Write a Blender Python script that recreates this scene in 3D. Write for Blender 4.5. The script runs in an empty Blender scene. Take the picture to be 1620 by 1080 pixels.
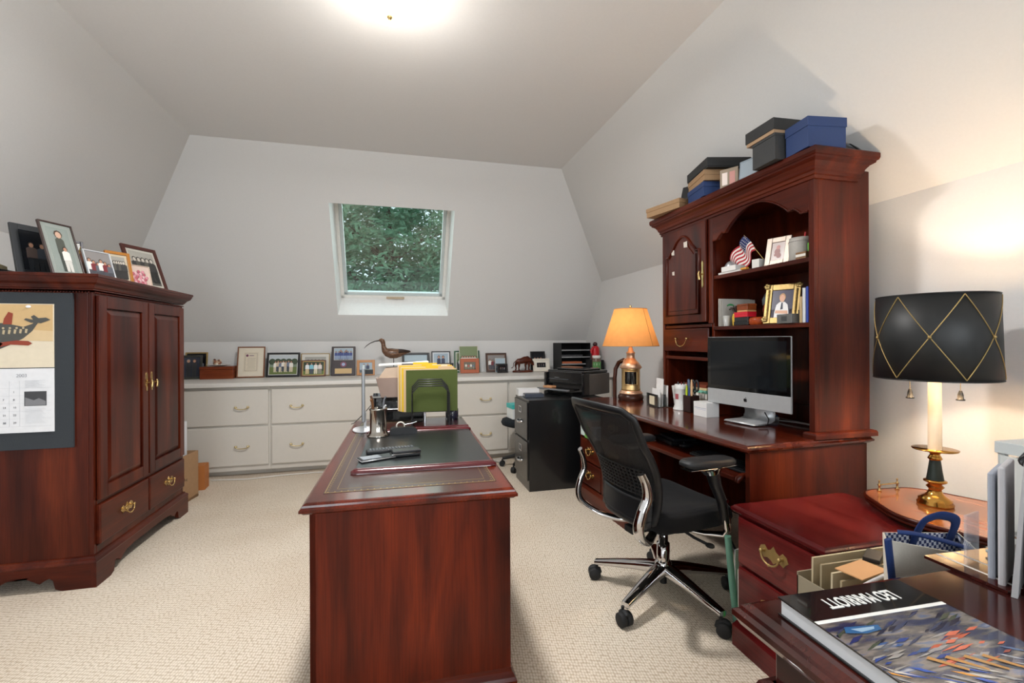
import bpy, math, random
from mathutils import Matrix, Vector
random.seed(7)
C = bpy.context.scene
PI = math.pi
R = math.radians
# ------------------------------------------------------------------ camera
YAW, ROLL, FPX = R(14.2), R(-0.26), 728.0
cam_d = bpy.data.cameras.new('camera'); cam = bpy.data.objects.new('camera', cam_d)
C.collection.objects.link(cam)
fw = Vector((math.sin(YAW), math.cos(YAW), 0)); rt = Vector((math.cos(YAW), -math.sin(YAW), 0)); up = Vector((0, 0, 1))
r2 = rt*math.cos(ROLL) + up*math.sin(ROLL); u2 = -rt*math.sin(ROLL) + up*math.cos(ROLL)
M = Matrix.Identity(4)
for i in range(3):
    M[i][0] = r2[i]; M[i][1] = u2[i]; M[i][2] = -fw[i]
M.translation = Vector((0, 0, 1.22))
cam.matrix_world = M
cam_d.sensor_width = 36; cam_d.lens = 36*FPX/1620; cam_d.shift_y = -2.3/1620
cam_d.clip_start = 0.02
C.camera = cam
# ------------------------------------------------------------------ world, view, large lights
C.view_settings.view_transform = 'Standard'; C.view_settings.look = 'None'
C.view_settings.gamma = 1; C.view_settings.use_curve_mapping = False
C.view_settings.exposure = 0.55
w = bpy.data.worlds.new('sky'); C.world = w; w.use_nodes = True
bg = w.node_tree.nodes['Background']; bg.inputs[0].default_value = (0.80, 0.90, 1.0, 1); bg.inputs[1].default_value = 1.5

XL_, XR_ = -2.308, 2.308
def area(name, loc, rot, sx, sy, power, color=(1, 1, 1)):
    d = bpy.data.lights.new(name, 'AREA'); d.shape = 'RECTANGLE'; d.size = sx; d.size_y = sy
    d.energy = power; d.color = color
    o = bpy.data.objects.new(name, d); C.collection.objects.link(o); o.location = loc; o.rotation_euler = rot
    return o
def point(name, loc, power, color, rad):
    d = bpy.data.lights.new(name, 'POINT'); d.energy = power; d.color = color; d.shadow_soft_size = rad
    o = bpy.data.objects.new(name, d); C.collection.objects.link(o); o.location = loc
    return o
# daylight coming through the two windows in the wall behind the camera (lights stand outside the glass)
area('daylight_window_left', (-1.05, -2.25, 1.75), (R(90), 0, 0), 1.15, 1.25, 36, (0.88, 0.95, 1.0))
area('daylight_window_right', (1.05, -2.25, 1.75), (R(90), 0, 0), 1.15, 1.25, 36, (0.88, 0.95, 1.0))
# fill light at an added side window in the right wall, unseen behind the camera
area('fill_side_right', (XR_ + .03, -1.0, 1.25), (R(90), 0, R(90)), 1.1, .95, 95, (0.90, 0.95, 1.0))
# sky light arriving at the roof window
area('daylight_roof_window', (0, 6.6, 3.0), (R(-68), 0, 0), 2.4, 1.6, 36, (0.9, 0.96, 1.0))

# ------------------------------------------------------------------ materials
def lin(h):
    h = h.lstrip('#'); o = []
    for i in (0, 2, 4):
        c = int(h[i:i+2], 16)/255; o.append(c/12.92 if c <= .04045 else ((c+.055)/1.055)**2.4)
    return (o[0], o[1], o[2], 1)
_m = {}
def nodes(name):
    m = bpy.data.materials.new(name); m.use_nodes = True
    nt = m.node_tree; return m, nt, nt.nodes, nt.links, nt.nodes['Principled BSDF']
def paint(h, rough=.5, metal=0., coat=0., var=.06, bump=0., scale=40., spec=.5):
    """plain coloured surface with a little procedural unevenness"""
    key = ('p', h, rough, metal, coat, var, bump, scale, spec)
    if key in _m: return _m[key]
    m, nt, N, L, b = nodes('paint_'+h.lstrip('#'))
    c = lin(h)
    tc = N.new('ShaderNodeTexCoord'); no = N.new('ShaderNodeTexNoise'); no.inputs['Scale'].default_value = scale
    no.inputs['Detail'].default_value = 2
    L.new(tc.outputs['Object'], no.inputs['Vector'])
    mx = N.new('ShaderNodeMix'); mx.data_type = 'RGBA'
    mx.inputs[6].default_value = tuple(x*(1-var) for x in c[:3])+(1,); mx.inputs[7].default_value = tuple(min(1, x*(1+var)) for x in c[:3])+(1,)
    L.new(no.outputs['Fac'], mx.inputs[0]); L.new(mx.outputs[2], b.inputs['Base Color'])
    b.inputs['Roughness'].default_value = rough; b.inputs['Metallic'].default_value = metal
    b.inputs['Coat Weight'].default_value = coat; b.inputs['Specular IOR Level'].default_value = spec
    if bump:
        bp = N.new('ShaderNodeBump'); bp.inputs['Strength'].default_value = bump; bp.inputs['Distance'].default_value = .002
        L.new(no.outputs['Fac'], bp.inputs['Height']); L.new(bp.outputs[0], b.inputs['Normal'])
    _m[key] = m; return m
def wood(dark, mid, light, axis='Z', rough=.30, coat=.06, scale=1., figure=.5, spec=.20):
    key = ('w', dark, mid, light, axis, rough, coat, scale, figure, spec)
    if key in _m: return _m[key]
    m, nt, N, L, b = nodes('wood_'+axis+'_'+mid.lstrip('#'))
    tc = N.new('ShaderNodeTexCoord'); mp = N.new('ShaderNodeMapping')
    s = {'X': (1.1, 9, 9), 'Y': (9, 1.1, 9), 'Z': (9, 9, 1.1)}[axis]
    mp.inputs['Scale'].default_value = [v*scale for v in s]
    L.new(tc.outputs['Object'], mp.inputs['Vector'])
    n1 = N.new('ShaderNodeTexNoise'); n1.inputs['Scale'].default_value = 1.0; n1.inputs['Detail'].default_value = 5
    n1.inputs['Distortion'].default_value = figure
    L.new(mp.outputs[0], n1.inputs['Vector'])
    mp2 = N.new('ShaderNodeMapping')
    s2 = {'X': (6, 190, 190), 'Y': (190, 6, 190), 'Z': (190, 190, 6)}[axis]
    mp2.inputs['Scale'].default_value = s2
    L.new(tc.outputs['Object'], mp2.inputs['Vector'])
    n2 = N.new('ShaderNodeTexNoise'); n2.inputs['Scale'].default_value = 1.0; n2.inputs['Detail'].default_value = 3
    L.new(mp2.outputs[0], n2.inputs['Vector'])
    cr = N.new('ShaderNodeValToRGB'); e = cr.color_ramp.elements
    e[0].position = .28; e[0].color = lin(dark); e[1].position = .72; e[1].color = lin(light)
    k = cr.color_ramp.elements.new(.5); k.color = lin(mid)
    L.new(n1.outputs['Fac'], cr.inputs[0])
    mx = N.new('ShaderNodeMix'); mx.data_type = 'RGBA'; mx.blend_type = 'MULTIPLY'; mx.inputs[0].default_value = .45
    cr2 = N.new('ShaderNodeValToRGB'); cr2.color_ramp.elements[0].position = .3; cr2.color_ramp.elements[0].color = (.35, .35, .35, 1)
    cr2.color_ramp.elements[1].position = .6
    L.new(n2.outputs['Fac'], cr2.inputs[0])
    L.new(cr.outputs[0], mx.inputs[6]); L.new(cr2.outputs[0], mx.inputs[7]); L.new(mx.outputs[2], b.inputs['Base Color'])
    b.inputs['Roughness'].default_value = rough; b.inputs['Coat Weight'].default_value = coat; b.inputs['Coat Roughness'].default_value = .12
    b.inputs['Specular IOR Level'].default_value = spec
    bp = N.new('ShaderNodeBump'); bp.inputs['Strength'].default_value = .04; bp.inputs['Distance'].default_value = .001
    L.new(n2.outputs['Fac'], bp.inputs['Height']); L.new(bp.outputs[0], b.inputs['Normal'])
    _m[key] = m; return m
def fabric(h, h2=None, scale=400., rough=.9, bump=.4):
    key = ('f', h, h2, scale)
    if key in _m: return _m[key]
    m, nt, N, L, b = nodes('fabric_'+h.lstrip('#'))
    tc = N.new('ShaderNodeTexCoord'); v = N.new('ShaderNodeTexVoronoi'); v.inputs['Scale'].default_value = scale
    v.inputs['Randomness'].default_value = .4
    L.new(tc.outputs['Object'], v.inputs['Vector'])
    mx = N.new('ShaderNodeMix'); mx.data_type = 'RGBA'; mx.inputs[6].default_value = lin(h); mx.inputs[7].default_value = lin(h2 or h)
    L.new(v.outputs['Distance'], mx.inputs[0]); L.new(mx.outputs[2], b.inputs['Base Color'])
    bp = N.new('ShaderNodeBump'); bp.inputs['Strength'].default_value = bump; bp.inputs['Distance'].default_value = .001
    L.new(v.outputs['Distance'], bp.inputs['Height']); L.new(bp.outputs[0], b.inputs['Normal'])
    b.inputs['Roughness'].default_value = rough; b.inputs['Sheen Weight'].default_value = .03; b.inputs['Specular IOR Level'].default_value = .25
    _m[key] = m; return m
def check(h1, h2, scale):
    key = ('c', h1, h2, scale)
    if key in _m: return _m[key]
    m, nt, N, L, b = nodes('gingham')
    tc = N.new('ShaderNodeTexCoord'); c = N.new('ShaderNodeTexChecker'); c.inputs['Scale'].default_value = scale
    c.inputs['Color1'].default_value = lin(h1); c.inputs['Color2'].default_value = lin(h2)
    L.new(tc.outputs['Object'], c.inputs['Vector']); L.new(c.outputs[0], b.inputs['Base Color']); b.inputs['Roughness'].default_value = .9
    _m[key] = m; return m
def emis(h, strength):
    key = ('e', h, strength)
    if key in _m: return _m[key]
    m, nt, N, L, b = nodes('glow_'+h.lstrip('#'))
    b.inputs['Base Color'].default_value = lin(h); b.inputs['Emission Color'].default_value = lin(h); b.inputs['Emission Strength'].default_value = strength
    _m[key] = m; return m
def clear(h='#ffffff', alpha=.15, rough=.05):
    """thin clear pane: mostly lets light through, with a gloss"""
    key = ('g', h, alpha, rough)
    if key in _m: return _m[key]
    m, nt, N, L, b = nodes('glass_'+h.lstrip('#'))
    t = N.new('ShaderNodeBsdfTransparent'); t.inputs[0].default_value = lin(h)
    g = N.new('ShaderNodeBsdfGlossy'); g.inputs['Roughness'].default_value = rough
    fr = N.new('ShaderNodeFresnel'); fr.inputs['IOR'].default_value = 1.45
    ma = N.new('ShaderNodeMath'); ma.operation = 'ADD'; ma.inputs[1].default_value = alpha
    mx = N.new('ShaderNodeMixShader'); L.new(fr.outputs[0], ma.inputs[0]); L.new(ma.outputs[0], mx.inputs[0])
    L.new(t.outputs[0], mx.inputs[1]); L.new(g.outputs[0], mx.inputs[2]); L.new(mx.outputs[0], N['Material Output'].inputs[0])
    _m[key] = m; return m
def plastic_clear(h='#e8ecec', mixf=.45):
    """milky translucent plastic"""
    key = ('pc', h, mixf)
    if key in _m: return _m[key]
    m, nt, N, L, b = nodes('milky_plastic')
    b.inputs['Base Color'].default_value = lin(h); b.inputs['Roughness'].default_value = .25
    t = N.new('ShaderNodeBsdfTransparent'); mx = N.new('ShaderNodeMixShader'); mx.inputs[0].default_value = mixf
    L.new(t.outputs[0], mx.inputs[1]); L.new(b.outputs[0], mx.inputs[2]); L.new(mx.outputs[0], N['Material Output'].inputs[0])
    _m[key] = m; return m
def shade_cloth(h, trans=.5):
    """lamp shade cloth that lets the bulb's light glow through"""
    key = ('s', h, trans)
    if key in _m: return _m[key]
    m, nt, N, L, b = nodes('lamp_cloth')
    d = N.new('ShaderNodeBsdfDiffuse'); t = N.new('ShaderNodeBsdfTranslucent')
    tc = N.new('ShaderNodeTexCoord'); no = N.new('ShaderNodeTexNoise'); no.inputs['Scale'].default_value = 25; L.new(tc.outputs['Object'], no.inputs[0])
    mc = N.new('ShaderNodeMix'); mc.data_type = 'RGBA'; c = lin(h)
    mc.inputs[6].default_value = tuple(x*.9 for x in c[:3])+(1,); mc.inputs[7].default_value = tuple(min(1, x*1.08) for x in c[:3])+(1,)
    L.new(no.outputs['Fac'], mc.inputs[0]); L.new(mc.outputs[2], d.inputs[0]); L.new(mc.outputs[2], t.inputs[0])
    mx = N.new('ShaderNodeMixShader'); mx.inputs[0].default_value = trans
    L.new(d.outputs[0], mx.inputs[1]); L.new(t.outputs[0], mx.inputs[2]); L.new(mx.outputs[0], N['Material Output'].inputs[0])
    _m[key] = m; return m
def carpet_mat():
    m, nt, N, L, b = nodes('loop_carpet')
    tc = N.new('ShaderNodeTexCoord'); mp = N.new('ShaderNodeMapping'); mp.inputs['Rotation'].default_value = (0, 0, R(12))
    mp.inputs['Scale'].default_value = (95, 62, 1)
    L.new(tc.outputs['Object'], mp.inputs[0])
    v = N.new('ShaderNodeTexVoronoi'); v.voronoi_dimensions = '2D'; v.inputs['Scale'].default_value = 1; v.inputs['Randomness'].default_value = .35
    L.new(mp.outputs[0], v.inputs['Vector'])
    no = N.new('ShaderNodeTexNoise'); no.inputs['Scale'].default_value = 1.3; no.inputs['Detail'].default_value = 4; L.new(tc.outputs['Object'], no.inputs[0])
    cr = N.new('ShaderNodeValToRGB'); e = cr.color_ramp.elements
    e[0].position = .2; e[0].color = lin('#dfd4c5'); e[1].position = .8; e[1].color = lin('#a6957d')
    L.new(v.outputs['Distance'], cr.inputs[0])
    mx = N.new('ShaderNodeMix'); mx.data_type = 'RGBA'; mx.blend_type = 'MULTIPLY'; mx.inputs[0].default_value = 1
    c2 = N.new('ShaderNodeValToRGB'); c2.color_ramp.elements[0].color = (.90, .87, .84, 1); c2.color_ramp.elements[1].color = (1, 1, 1, 1)
    c2.color_ramp.elements[0].position = .35; c2.color_ramp.elements[1].position = .6
    L.new(no.outputs['Fac'], c2.inputs[0]); L.new(cr.outputs[0], mx.inputs[6]); L.new(c2.outputs[0], mx.inputs[7]); L.new(mx.outputs[2], b.inputs['Base Color'])
    inv = N.new('ShaderNodeMath'); inv.operation = 'MULTIPLY'; inv.inputs[1].default_value = -1; L.new(v.outputs['Distance'], inv.inputs[0])
    bp = N.new('ShaderNodeBump'); bp.inputs['Strength'].default_value = .7; bp.inputs['Distance'].default_value = .004
    L.new(inv.outputs[0], bp.inputs['Height']); L.new(bp.outputs[0], b.inputs['Normal'])
    b.inputs['Roughness'].default_value = .95; b.inputs['Specular IOR Level'].default_value = .1
    return m
def wall_mat(h, sc=3.):
    return paint(h, .75, var=.025, bump=.12, scale=90., spec=.25)

MAH = dict(dark='#270804', mid='#4a180b', light='#662913')          # mahogany of the armoire and the credenza
CHE = dict(dark='#300b03', mid='#5a1b08', light='#74270d')          # redder cherry of the centre desk
wm = lambda ax, **k: wood(**MAH, axis=ax, **k)
wc = lambda ax, **k: wood(**CHE, axis=ax, **k)
BRASS = paint('#c8ab74', .22, 1., var=.08)
GOLD = paint('#a88f5c', .45, .75, var=.15, bump=.3, scale=60)
CHROME = paint('#d8d8da', .08, 1., var=.03)
STEEL = paint('#b5b2ab', .18, 1., var=.03)
BLACK = paint('#111113', .35)
BLACKG = paint('#0b0b0d', .12, coat=.6)
BLACKM = paint('#17181a', .7)
WHITE = paint('#e9e7e2', .5)
PAPER = paint('#e6e3dc', .8, var=.03)
SILVER = paint('#b9bcbe', .3, .7)

# ------------------------------------------------------------------ mesh builder
class MB:
    def __init__(s, mat=None, T=None):
        s.v = []; s.f = []; s.mi = []; s.sm = []; s.mats = []; s.cur = mat; s.T = T or Matrix.Identity(4)
    def _m(s, mat):
        mat = mat or s.cur
        if mat not in s.mats: s.mats.append(mat)
        return s.mats.index(mat)
    def add(s, vs, fs, mat=None, smooth=False):
        o = len(s.v); k = s._m(mat)
        s.v += [tuple(s.T @ Vector(p)) for p in vs]
        for f in fs:
            s.f.append([i+o for i in f]); s.mi.append(k); s.sm.append(smooth)
        return s
    def box(s, x0, x1, y0, y1, z0, z1, mat=None):
        v = [(x, y, z) for z in (z0, z1) for y in (y0, y1) for x in (x0, x1)]
        return s.add(v, [(0, 2, 3, 1), (4, 5, 7, 6), (0, 1, 5, 4), (2, 6, 7, 3), (0, 4, 6, 2), (1, 3, 7, 5)], mat)
    def prism(s, poly, a0, a1, axis='Y', mat=None, smooth=False):
        """polygon in the plane square to axis, pushed from a0 to a1"""
        def p(u, v, a): return {'Y': (u, a, v), 'X': (a, u, v), 'Z': (u, v, a)}[axis]
        n = len(poly)
        v = [p(u, w_, a0) for u, w_ in poly]+[p(u, w_, a1) for u, w_ in poly]
        f = [list(range(n))[::-1], list(range(n, 2*n))]
        s.add(v, f, mat, False)
        return s.add(v, [(i, (i+1) % n, n+(i+1) % n, n+i) for i in range(n)], mat, smooth)
    def lathe(s, prof, cx=0, cy=0, cz=0, n=28, mat=None, cap=True, sx=1, sy=1):
        v = []; f = []
        for r_, z in prof:
            for k in range(n):
                a = 2*PI*k/n; v.append((cx+r_*sx*math.cos(a), cy+r_*sy*math.sin(a), cz+z))
        for j in range(len(prof)-1):
            for k in range(n): f.append((j*n+k, j*n+(k+1) % n, (j+1)*n+(k+1) % n, (j+1)*n+k))
        s.add(v, f, mat, True)
        if cap:
            m = len(prof)-1
            s.add(v[:n], [list(range(n))[::-1]], mat); s.add(v[m*n:], [list(range(n))], mat)
        return s
    def cyl(s, p0, p1, r0, r1=None, n=16, mat=None, smooth=True):
        r1 = r0 if r1 is None else r1
        return s.tube([p0, p1], [r0, r1], n, mat)
    def tube(s, pts, r, n=10, mat=None, closed=False, flat=None):
        """round (or flat=(a,b) elliptic) bar along a path"""
        P = [Vector(p) for p in pts]; m = len(P); v = []; f = []
        rr = r if isinstance(r, (list, tuple)) else [r]*m
        prev = None
        for i, p in enumerate(P):
            if closed: t = P[(i+1) % m]-P[i-1]
            else: t = P[min(i+1, m-1)]-P[max(i-1, 0)]
            t.normalize()
            if prev is None:
                a = Vector((0, 0, 1)) if abs(t.z) < .9 else Vector((0, 1, 0))
                a = (a-t*a.dot(t)).normalized()
            else:
                a = prev-t*prev.dot(t)
                a = a.normalized() if a.length > 1e-6 else t.orthogonal().normalized()
            prev = a; b_ = t.cross(a)
            fa, fb = flat if flat else (1, 1)
            for k in range(n):
                q = 2*PI*k/n
                v.append(tuple(p+(a*math.cos(q)*fa+b_*math.sin(q)*fb)*rr[i]))
        for j in range(m if closed else m-1):
            for k in range(n):
                f.append((j*n+k, j*n+(k+1) % n, ((j+1) % m)*n+(k+1) % n, ((j+1) % m)*n+k))
        s.add(v, f, mat, True)
        if not closed:
            s.add(v[:n], [list(range(n))[::-1]], mat); s.add(v[-n:], [list(range(n))], mat)
        return s
    def ring(s, x0, x1, y0, y1, prof, mat=None, caps=(True, True), rad=0):
        """moulding: profile (out, z) swept round a rectangle"""
        v = []; f = []; m = len(prof)
        for o, z in prof:
            v += [(x0-o, y0-o, z), (x1+o, y0-o, z), (x1+o, y1+o, z), (x0-o, y1+o, z)]
        for j in range(m-1):
            for k in range(4): f.append((j*4+k, j*4+(k+1) % 4, (j+1)*4+(k+1) % 4, (j+1)*4+k))
        if caps[0]: f.append((3, 2, 1, 0))
        if caps[1]: f.append(tuple((m-1)*4+k for k in range(4)))
        return s.add(v, f, mat)
    def grid(s, fn, nu, nv, mat=None, smooth=True, closeu=False):
        v = [fn(i/(nu if closeu else nu-1), j/(nv-1)) for j in range(nv) for i in range(nu)]
        f = []
        for j in range(nv-1):
            for i in range(nu if closeu else nu-1):
                i2 = (i+1) % nu; f.append((j*nu+i, j*nu+i2, (j+1)*nu+i2, (j+1)*nu+i))
        return s.add(v, f, mat, smooth)
    def ball(s, c, r_, n=16, m=10, mat=None, sc=(1, 1, 1)):
        def fn(u, v):
            a = 2*PI*u; b = PI*(v-.5)
            return (c[0]+r_*sc[0]*math.cos(a)*math.cos(b), c[1]+r_*sc[1]*math.sin(a)*math.cos(b), c[2]+r_*sc[2]*math.sin(b))
        return s.grid(fn, n, m, mat, True, closeu=True)
    def poly(s, pts, mat=None):
        return s.add(pts, [list(range(len(pts)))], mat)
    def text(s, txt, size, x, y, z, mat=None, plane='XZ', rot=0, bold=0., mirror=False, align='LEFT', sx=1.):
        cu = bpy.data.curves.new('t', 'FONT'); cu.body = txt; cu.size = size; cu.offset = bold; cu.align_x = align; cu.extrude = 0.0002
        to = bpy.data.objects.new('t', cu); me = bpy.data.meshes.new_from_object(to)
        q = Matrix.Rotation(rot, 4, 'Z')
        vs = [q @ Vector((p.co.x*sx, p.co.y, p.co.z)) for p in me.vertices]
        if plane == 'XZ': vs = [(x+p.x, y-p.z, z+p.y) for p in vs]
        else: vs = [(x+p.x, y+p.y, z+p.z) for p in vs]
        fs = [list(p.vertices) for p in me.polygons]
        bpy.data.objects.remove(to); bpy.data.curves.remove(cu); bpy.data.meshes.remove(me)
        return s.add(vs, fs, mat)
    def build(s, name, parent=None, bevel=0, label=None, solid=0, subsurf=0, loc=None, rot=None):
        me = bpy.data.meshes.new(name); me.from_pydata(s.v, [], s.f)
        for m in s.mats: me.materials.append(m)
        me.polygons.foreach_set('material_index', s.mi); me.polygons.foreach_set('use_smooth', s.sm)
        me.update()
        o = bpy.data.objects.new(name, me); C.collection.objects.link(o)
        if parent: o.parent = parent
        if loc: o.location = loc
        if rot: o.rotation_euler = rot
        if label: o['label'] = label
        if solid:
            q = o.modifiers.new('t', 'SOLIDIFY'); q.thickness = solid; q.offset = 0
        if subsurf:
            q = o.modifiers.new('s', 'SUBSURF'); q.levels = subsurf; q.render_levels = subsurf
        if bevel:
            q = o.modifiers.new('b', 'BEVEL'); q.width = bevel; q.segments = 2; q.limit_method = 'ANGLE'; q.angle_limit = R(40)
        return o
def thing(name, label, cat, loc=(0, 0, 0), rz=0, group=None, rx=0):
    o = bpy.data.objects.new(name, None); C.collection.objects.link(o); o.empty_display_size = .05
    o.location = loc; o.rotation_euler = (rx, 0, rz); o['label'] = label; o['category'] = cat
    if group: o['group'] = group
    return o
def tag(o, label, cat, group=None):
    o['label'] = label; o['category'] = cat
    if group: o['group'] = group
    return o
def struct(o):
    o['kind'] = 'structure'; return o
def smooth(pts, n=6):
    """smooth curve through the points"""
    P = [Vector(p) for p in pts]; P = [P[0]*2-P[1]]+P+[P[-1]*2-P[-2]]; o = []
    for i in range(1, len(P)-2):
        for k in range(n):
            t = k/n; a, b, c, d = P[i-1:i+3]
            o.append(tuple(.5*((2*b)+(c-a)*t+(2*a-5*b+4*c-d)*t*t+(3*b-a-3*c+d)*t**3)))
    return o+[tuple(P[-2])]
def bail(parent, x, z, y, w=.09, mat=None, back=True, name='handle', label=None):
    """brass swan-neck bail pull on a front that faces -Y at depth y"""
    mat = mat or BRASS
    m = MB(mat); h = w/2
    if back:
        pl = [(a, b_*.62) for a, b_ in [(-.62, .05), (-.55, .30), (-.38, .42), (-.25, .2), (-.12, .30), (0, .55), (.12, .30), (.25, .2), (.38, .42), (.55, .30), (.62, .05), (.5, -.12), (.42, -.3), (.25, -.2), (.1, -.28), (0, -.42), (-.1, -.28), (-.25, -.2), (-.42, -.3), (-.5, -.12)]]
        m.prism([(x+a*w, z+b_*w) for a, b_ in pl], y-.002, y)
    for s_ in (-1, 1):
        m.cyl((x+s_*h*.78, y, z+.008), (x+s_*h*.78, y-.016, z+.008), .006, .0045)
        m.ball((x+s_*h*.78, y-.017, z+.008), .0075, 10, 6)
    pts = [(x+h*.78*math.cos(a)*1.0, y-.018-.004*math.sin(-a), z+.008+w*.34*math.sin(a)) for a in [PI+PI*i/12 for i in range(13)]]
    m.tube(pts, .0034, 8)
    m.ball((pts[6][0], pts[6][1], pts[6][2]), .0052, 10, 6)
    return m.build(name, parent, label=label)
# ================================================================== the room
XL, XR, YB, YF = -2.308, 2.308, 5.35, -2.05
KZL = KZR = 1.889; KZB = 1.2137; CZ = 2.885; CXL, CXR, CY = -1.60, 1.574, 4.228
WALL = wall_mat('#dad9d7'); CEIL = wall_mat('#e6e5e4'); TRIM = paint('#eceae4', .45)
struct(MB(carpet_mat()).box(XL, XR, YF, YB, -.05, 0).build('floor'))
struct(MB(CEIL).box(CXL, CXR, YF, CY, CZ, CZ+.05).build('ceiling'))
kb = 0.0
# left: knee wall and the slope over it
ysl = YB-(KZL-KZB)*(YB-CY)/(CZ-KZB)          # where the hip line meets the side knee wall
def slab(mb, pts, n, t=.05):
    n = Vector(n).normalized()*t; k = len(pts)
    v = [Vector(p) for p in pts]+[Vector(p)+n for p in pts]
    mb.add([tuple(p) for p in v], [tuple(range(k)), tuple(range(2*k-1, k-1, -1))]+[(i, k+i, k+(i+1) % k, (i+1) % k) for i in range(k)])
    return mb
m = MB(WALL)
def knee(m, X, n):   # knee wall with the opening of the added fill window behind the camera
    for q in ([(YF, 0), (-1.6, 0), (-1.6, KZL), (YF, KZL)], [(-1.6, 0), (-.4, 0), (-.4, .75), (-1.6, .75)], [(-1.6, 1.75), (-.4, 1.75), (-.4, KZL), (-1.6, KZL)], [(-.4, 0), (YB, 0), (YB, KZB), (ysl, KZL), (-.4, KZL)]):
        slab(m, [(X, y, z) for y, z in q], (n, 0, 0))
slab(m, [(XL, YF, 0), (XL, YB, 0), (XL, YB, KZB), (XL, ysl, KZL), (XL, YF, KZL)], (-1, 0, 0)); struct(m.build('wall_left'))
m = MB(WALL); slab(m, [(XL, YF, KZL), (XL, ysl, KZL), (CXL, CY, CZ), (CXL, YF, CZ)], (-.8, 0, .6)); struct(m.build('wall_left_slope'))
m = MB(WALL); knee(m, XR, 1); struct(m.build('wall_right'))
m = MB(WALL); slab(m, [(XR, YF, KZR), (CXR, YF, CZ), (CXR, CY, CZ), (XR, ysl, KZR)], (.8, 0, .6)); struct(m.build('wall_right_slope'))
m = MB(WALL); slab(m, [(XL, YB, 0), (XR, YB, 0), (XR, YB, KZB), (XL, YB, KZB)], (0, 1, 0)); struct(m.build('wall_back'))
# back slope with the roof-window opening; coordinates (x, s) on the slope
SU = Vector((0, -(YB-CY), CZ-KZB)); SLEN = SU.length; SU.normalize(); SN = Vector((0, SU.z, -SU.y))
def sp(x, s_, d=0.): return tuple(Vector((x, YB, KZB))+SU*s_+SN*d)
s_knee = (KZL-KZB)/SU.z
ox0, ox1, os0, os1 = -.588, .567, (1.494-KZB)/SU.z, (2.484-KZB)/SU.z
m = MB(WALL)
out = [(XL, 0), (XR, 0), (XR, s_knee), (CXR, SLEN), (CXL, SLEN), (XL, s_knee)]
def sq(l): m.add([sp(*p) for p in l], [tuple(range(len(l)))])
sq([(XL, 0), (XR, 0), (XR, os0), (XL, os0)])
def xat(s_, side):   # edge of the slope at height s_
    X0, X1 = (XL, CXL) if side < 0 else (XR, CXR)
    return X0 if s_ <= s_knee else X0+(X1-X0)*(s_-s_knee)/(SLEN-s_knee)
sq([(XL, os0), (ox0, os0), (ox0, os1), (xat(os1, -1), os1), (XL, s_knee)])
sq([(ox1, os0), (XR, os0), (XR, s_knee), (xat(os1, 1), os1), (ox1, os1)])
sq([(xat(os1, -1), os1), (xat(os1, 1), os1), (CXR, SLEN), (CXL, SLEN)])
struct(m.build('wall_back_slope'))
# front wall behind the camera with two windows
m = MB(WALL)
H_ = 2.885
prof = [(XL, 0), (XR, 0), (XR, KZR), (CXR, CZ), (CXL, CZ), (XL, KZL)]
y0 = YF
for x0, x1, z0, z1 in ((XL, XR, 0, 1.12), (XL, -1.65, 1.12, KZL), (-.45, .45, 1.12, 2.4), (1.65, XR, 1.12, KZR)):
    m.box(x0, x1, y0-.1, y0, z0, z1)
m.prism([(XL, KZL), (-1.65, KZL), (-1.65, 2.4), (1.65, 2.4), (1.65, KZR), (XR, KZR), (CXR, CZ), (CXL, CZ)], y0-.1, y0, 'Y')
struct(m.build('wall_front'))
for i, cx in enumerate((-1.05, 1.05)):
    f = thing('window_%d' % (i+2), 'white casement window in the front wall', 'window', (cx, YF, 1.12)); struct(f)
    m = MB(TRIM)
    for a in ((-.6, -.55, 0, 1.28), (.55, .6, 0, 1.28), (-.6, .6, 0, .05), (-.6, .6, 1.23, 1.28), (-.02, .02, 0, 1.28), (-.6, .6, .62, .66)):
        m.box(a[0], a[1], -.08, -.03, a[2], a[3])
    m.build('window_frame', f)
    MB(clear('#ffffff', .02)).box(-.55, .55, -.058, -.054, .05, 1.23).build('pane', f)
for i, (X, n) in enumerate(((XR, 1),)):  # unseen side window, added to carry the fill light on the slopes
    f = thing('window_%d' % (i+4), 'unseen white window added in the side wall behind the camera for fill light', 'window', (X, -1.0, .75)); struct(f)
    m = MB(TRIM)
    for a in ((-.6, -.555, 0, 1.0), (.555, .6, 0, 1.0), (-.6, .6, 0, .045), (-.6, .6, .955, 1.0), (-.02, .02, 0, 1.0)): m.box(min(n*.0, n*.02), max(n*.0, n*.02), a[0], a[1], a[2], a[3])
    m.build('window_frame', f)
    MB(clear('#ffffff', .02)).box(min(n*.008, n*.012), max(n*.008, n*.012), -.555, .555, .045, .955).build('pane', f)
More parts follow.
